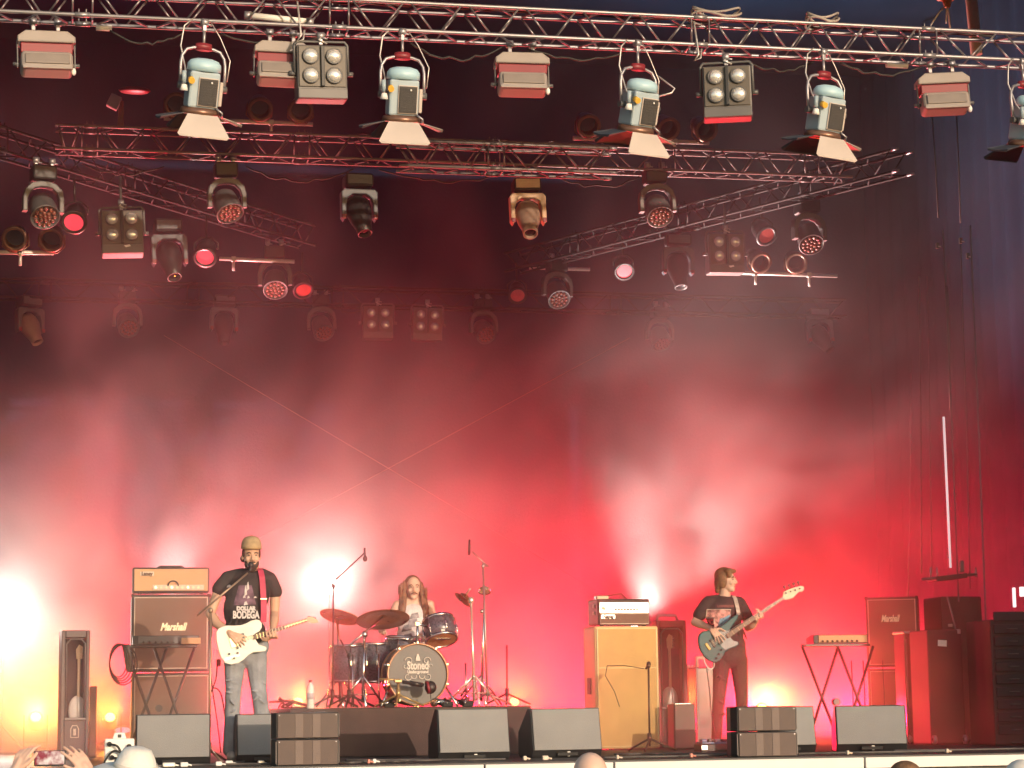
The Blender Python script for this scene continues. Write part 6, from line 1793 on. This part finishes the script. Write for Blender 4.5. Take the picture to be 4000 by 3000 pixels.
for sx in (-1, 1):
    hp = D2(905+sx*85, 985, .04); kn = D2(905+sx*230, 1010, -.38); an = Vector((kn.x, kn.y-.02, RISER_Z+.08))
    b.cone(hp, kn, .085, .06); b.cone(kn, an, .058, .04); b.ell((an.x, an.y-.06, RISER_Z+.04), (.045, .12, .04))
fuse(b, 'body', M_skin2, .007, 5, drummer)
hdr.features(drummer, M_hair2)
b = MB(); b.path([hdr.p(-.03, .088, -.066), hdr.p(-.012, .100, -.055), hdr.p(.012, .100, -.055), hdr.p(.03, .088, -.066)], .006, 6); b.build('moustache', M_hair2, drummer)
b = MB()
for pos, rad in (((0, -.03, .045), (.083, .092, .080)), ((0, -.07, -.05), (.085, .05, .11))): hdr.E(b, pos, rad)
for sx in (-1, 1):
    b.cone(hdr.p(sx*.078, -.01, .03), hdr.p(sx*.098, -.005, -.09), .028, .036); b.cone(hdr.p(sx*.098, -.005, -.09), hdr.p(sx*.115, .055, -.21), .038, .040); b.cone(hdr.p(sx*.115, .055, -.21), hdr.p(sx*.10, .085, -.30), .038, .016)
    for i in range(12): hdr.E(b, (sx*random.uniform(.07, .15), random.uniform(-.03, .09), random.uniform(-.29, .03)), (.012, .012, .06))
fuse(b, 'hair', M_hair2, .006, 5, drummer)
b = MB()
b.ell(D2(925, 630, .01), (.168, .112, .19)); b.ell(D2(910, 810, .02), (.16, .11, .19)); b.cone(D2(870, 900, .03), D2(940, 900, .03), .12, .12)
b.cone(D2(835, 450, .02), D2(870, 560, -.05), .03, .05); b.cone(D2(1035, 445, .02), D2(985, 560, -.05), .03, .05); b.cone(D2(835, 450, .04), D2(870, 560, .09), .03, .04); b.cone(D2(1035, 445, .04), D2(985, 560, .09), .03, .04)
tk = fuse(b, 'tank_top', M_tank, .007, 5, drummer)
bv = bvh_of(tk); M_pr5 = mat('grey tank print', (.26, .25, .28), .85, 0, .6, 24)
for (x, y, w_, h_) in ((950, 640, .06, .05), (890, 690, .05, .04), (970, 560, .05, .035), (900, 780, .05, .03)):
    p = D2(x, y, -.3)
    o = add('shirt_print', grid_mesh('shirt_print', (p+Vector((-w_, 0, -h_)), p+Vector((w_, 0, -h_*.5)), p+Vector((w_*.7, 0, h_)), p+Vector((-w_*.6, 0, h_*.6))), 8, 8, M_pr5), tk); drape_text(o, bv, .005)
b = MB()
for sx in (-1, 1):
    hp = D2(905+sx*85, 985, .04); kn = D2(905+sx*215, 1008, -.34); b.cone(hp, kn, .10, .078)
b.ell(D2(905, 980, .05), (.17, .12, .11)); fuse(b, 'shorts', M_black, .009, 3, drummer)
c = D2(905, 1100, .06)
t = thing('drum_stool', 'round drum stool under the drummer', 'stool', (c.x, c.y, RISER_Z))
k = MB(); k.lathe([(0, 0.44), (.16, .44), (.17, .47), (.16, .50), (0, .50)], (0, 0, 0), None, 20); k.build('seat', M_black, t)
tripod(t, .24, 3, M_chrome, .2, .2); k = MB(); k.tube((0, 0, .15), (0, 0, .44), .016, n=8); k.build('pole', M_chrome, t)
for (w_, e_, lab) in ((wR, Vector((-0.06, -0.34, 0.06)), 'wooden drum stick in the hand under the crash cymbal'), (wL, Vector((-0.10, -0.34, -0.02)), 'wooden drum stick in the hand behind the rack tom')):
    s0 = w_+Vector((-.03, -.075, -.012))
    tag(MB().tube(s0-e_*.25, s0+e_*.8, .0075, .005, n=8).build('drum_stick', M_maple), lab, 'drum stick', 'drum sticks')

# ------------------------------------------------------------------ audience at the lower edge
def audience(head_c, lab, hatf=None, hair=None, skin=M_skin2, shirt=M_shirt1, facing=(0.15, 1, 0.15), arms=None):
    t = thing('person', lab, 'person')
    h = Head(head_c, facing)
    b = MB(); h.base(b)
    x, y, z = head_c
    b.cone((x, y-.02, z-.20), (x, y, z-.06), .06, .056)
    sz = z-.26
    b.cone((x-.17, y-.02, sz), (x+.17, y-.02, sz), .06, .06); b.ell((x, y-.02, sz-.2), (.17, .11, .24)); b.ell((x, y-.02, sz-.5), (.16, .11, .2))
    zk, za = (sz-.55+GZ)/2, GZ+.09
    for s in (-1, 1):
        b.cone((x+s*.09, y-.02, sz-.58), (x+s*.10, y, zk), .085, .055); b.cone((x+s*.10, y, zk), (x+s*.10, y-.02, za), .053, .04); b.ell((x+s*.10, y+.06, GZ+.045), (.045, .12, .045))
        if arms is None:
            b.cone((x+s*.18, y-.02, sz), (x+s*.24, y-.03, sz-.30), .05, .04); b.cone((x+s*.24, y-.03, sz-.30), (x+s*.23, y+.06, sz-.55), .038, .028)
            hand(b, (x+s*.23, y+.06, sz-.55), (0, .03, -1), (s, .2, 0), (0, 1, .1))
        else:
            el, wr, hd_, n_, s_, kw = arms[0 if s < 0 else 1]
            b.cone((x+s*.18, y-.02, sz), el, .05, .04); b.cone(el, wr, .040, .029)
            hand(b, wr, hd_, n_, s_, **kw)
    fuse(b, 'body', skin, .005 if arms else .009, 3, t)
    b = MB(); b.cone((x-.16, y-.02, sz), (x+.16, y-.02, sz), .075, .075); b.ell((x, y-.02, sz-.2), (.195, .135, .26)); b.ell((x, y-.02, sz-.48), (.18, .13, .22))
    for s in (-1, 1):
        e = (x+s*.21, y-.02, sz-.16) if arms is None else tuple(Vector((x+s*.18, y-.02, sz))*.5+Vector(arms[0 if s < 0 else 1][0])*.5)
        b.cone((x+s*.18, y-.02, sz), e, .068, .066)
    fuse(b, 'shirt', shirt, .011, 4, t)
    b = MB(); b.ell((x, y-.02, sz-.62), (.175, .125, .12))
    for s in (-1, 1): b.cone((x+s*.09, y-.02, sz-.62), (x+s*.10, y, zk), .098, .07); b.cone((x+s*.10, y, zk), (x+s*.10, y-.02, za+.03), .07, .06)
    fuse(b, 'trousers', M_jeansb, .012, 3, t)
    if hair:
        b = MB(); h.E(b, (0, -.02, .045), (.08, .096, .080)); h.E(b, (0, -.06, -.03), (.078, .055, .09)); fuse(b, 'hair', hair, .008, 2, t)
    return t, h
AY = -6.6
# person filming with a phone, only the raised hands show
hc = atY(200, 3140, AY-.28); 
pc = atY(195, 2962, AY)
wl, wr = atY(62, 3012, AY-.05), atY(352, 3022, AY-.04)
left = (Vector((hc.x-.30, AY-.25, hc.z-.32)), wl, Vector((0.035, 0.02, 0.085)), Vector((-0.55, -0.8, 0.1)), Vector((0.8, -.3, 0.1)), dict(curl=(22, 34, 36, 38), thumb=(0.75, 0.6, 0.05), tc=10))
right = (Vector((hc.x+.32, AY-.25, hc.z-.32)), wr, Vector((-0.055, 0.01, 0.075)), Vector((0.35, -0.9, 0.2)), Vector((-0.8, -.3, -.3)), dict(curl=(10, 12, 16, 22), thumb=(0.7, 0.6, 0.0), tc=5, spread=.16))
audience(hc, 'fan filming with raised hands and a phone at the lower left corner', hair=M_hair1, arms=(left, right))
t = thing('phone', 'phone held sideways in two hands, its screen showing the red stage', 'phone', pc, (R(-6), 0, R(-8)))
k = MB(); k.box((0, 0, 0), (.152, .009, .074), bev=.004); k.build('case', M_black, t)
ms = bpy.data.materials.new('phone screen picture'); ms.use_nodes = True
nt = ms.node_tree; bs = nt.nodes['Principled BSDF']
tc = nt.nodes.new('ShaderNodeTexCoord'); nz = nt.nodes.new('ShaderNodeTexNoise'); nz.inputs['Scale'].default_value = 22; nz.inputs['Detail'].default_value = 3
cr = nt.nodes.new('ShaderNodeValToRGB'); cr.color_ramp.elements[0].position = .42; cr.color_ramp.elements[0].color = (.35, .02, .04, 1); cr.color_ramp.elements[1].position = .62; cr.color_ramp.elements[1].color = (1, .75, .6, 1)
nt.links.new(tc.outputs['Object'], nz.inputs['Vector']); nt.links.new(nz.outputs['Fac'], cr.inputs['Fac']); nt.links.new(cr.outputs['Color'], bs.inputs['Emission Color'])
bs.inputs['Emission Strength'].default_value = .6; bs.inputs['Base Color'].default_value = (.02, .02, .02, 1); bs.inputs['Roughness'].default_value = .2
k = MB(); k.box((0, -.0055, .002), (.140, .002, .064)); k.build('screen', ms, t)
# sun hat
hc = atY(522, 3060, -7.6)
t, h = audience(hc, 'fan in a white sun hat seen from behind at the lower left', hair=M_hair1, facing=(.2, 1, .1))
M_hat = mat('white cotton hat', (.78, .74, .68), .85, 0, .05, 6, .4, 50)
k = MB()
hq = Euler((R(10), R(9), R(-10))).to_matrix()
k.lathe([(0, .088), (.035, .090), (.062, .080), (.082, .045), (.098, .0), (.125, -.006), (.165, -.016), (.192, -.030), (.190, -.034), (.125, -.014), (.094, -.006), (.078, .04), (0, .080)], h.p(0.01, -.01, .07), hq, 36, 1.0, 1.1); hat = k.build('hat', M_hat, t)
k = MB(); k.lathe([(.0965, .002), (.0985, .002), (.0965, .022), (.095, .022)], h.p(0.01, -.01, .07), hq, 36, 1.0, 1.1); k.build('hat_band', mat('hat band', (.6, .56, .5), .8), hat)
# bald head, middle; others right
hc = atY(2303, 3040, -8.2)
t, h = audience(hc, 'bald fan whose head rises over the middle of the stage edge', facing=(.0, 1, .2), skin=mat('bald head skin', (.68, .46, .36), .45, 0, .06, 9))  # even skin tone of the bald head
b = MB(); 
for s in (-1, 1): h.E(b, (s*.072, -.03, -.02), (.012, .05, .04))
h.E(b, (0, -.09, -.03), (.06, .016, .04)); fuse(b, 'hair', mat('short grey hair', (.5, .48, .45), .8), .007, 2, t)
audience(atY(3530, 3076, -8.0), 'fan with brown hair, only the top showing at lower right', hair=M_hair1, facing=(-.1, 1, .1))
audience(atY(3985, 3070, -8.0), 'fan with white hair at the lower right corner', hair=mat('white hair', (.7, .66, .6), .7, 0, .1, 30), facing=(-.1, 1, .1))
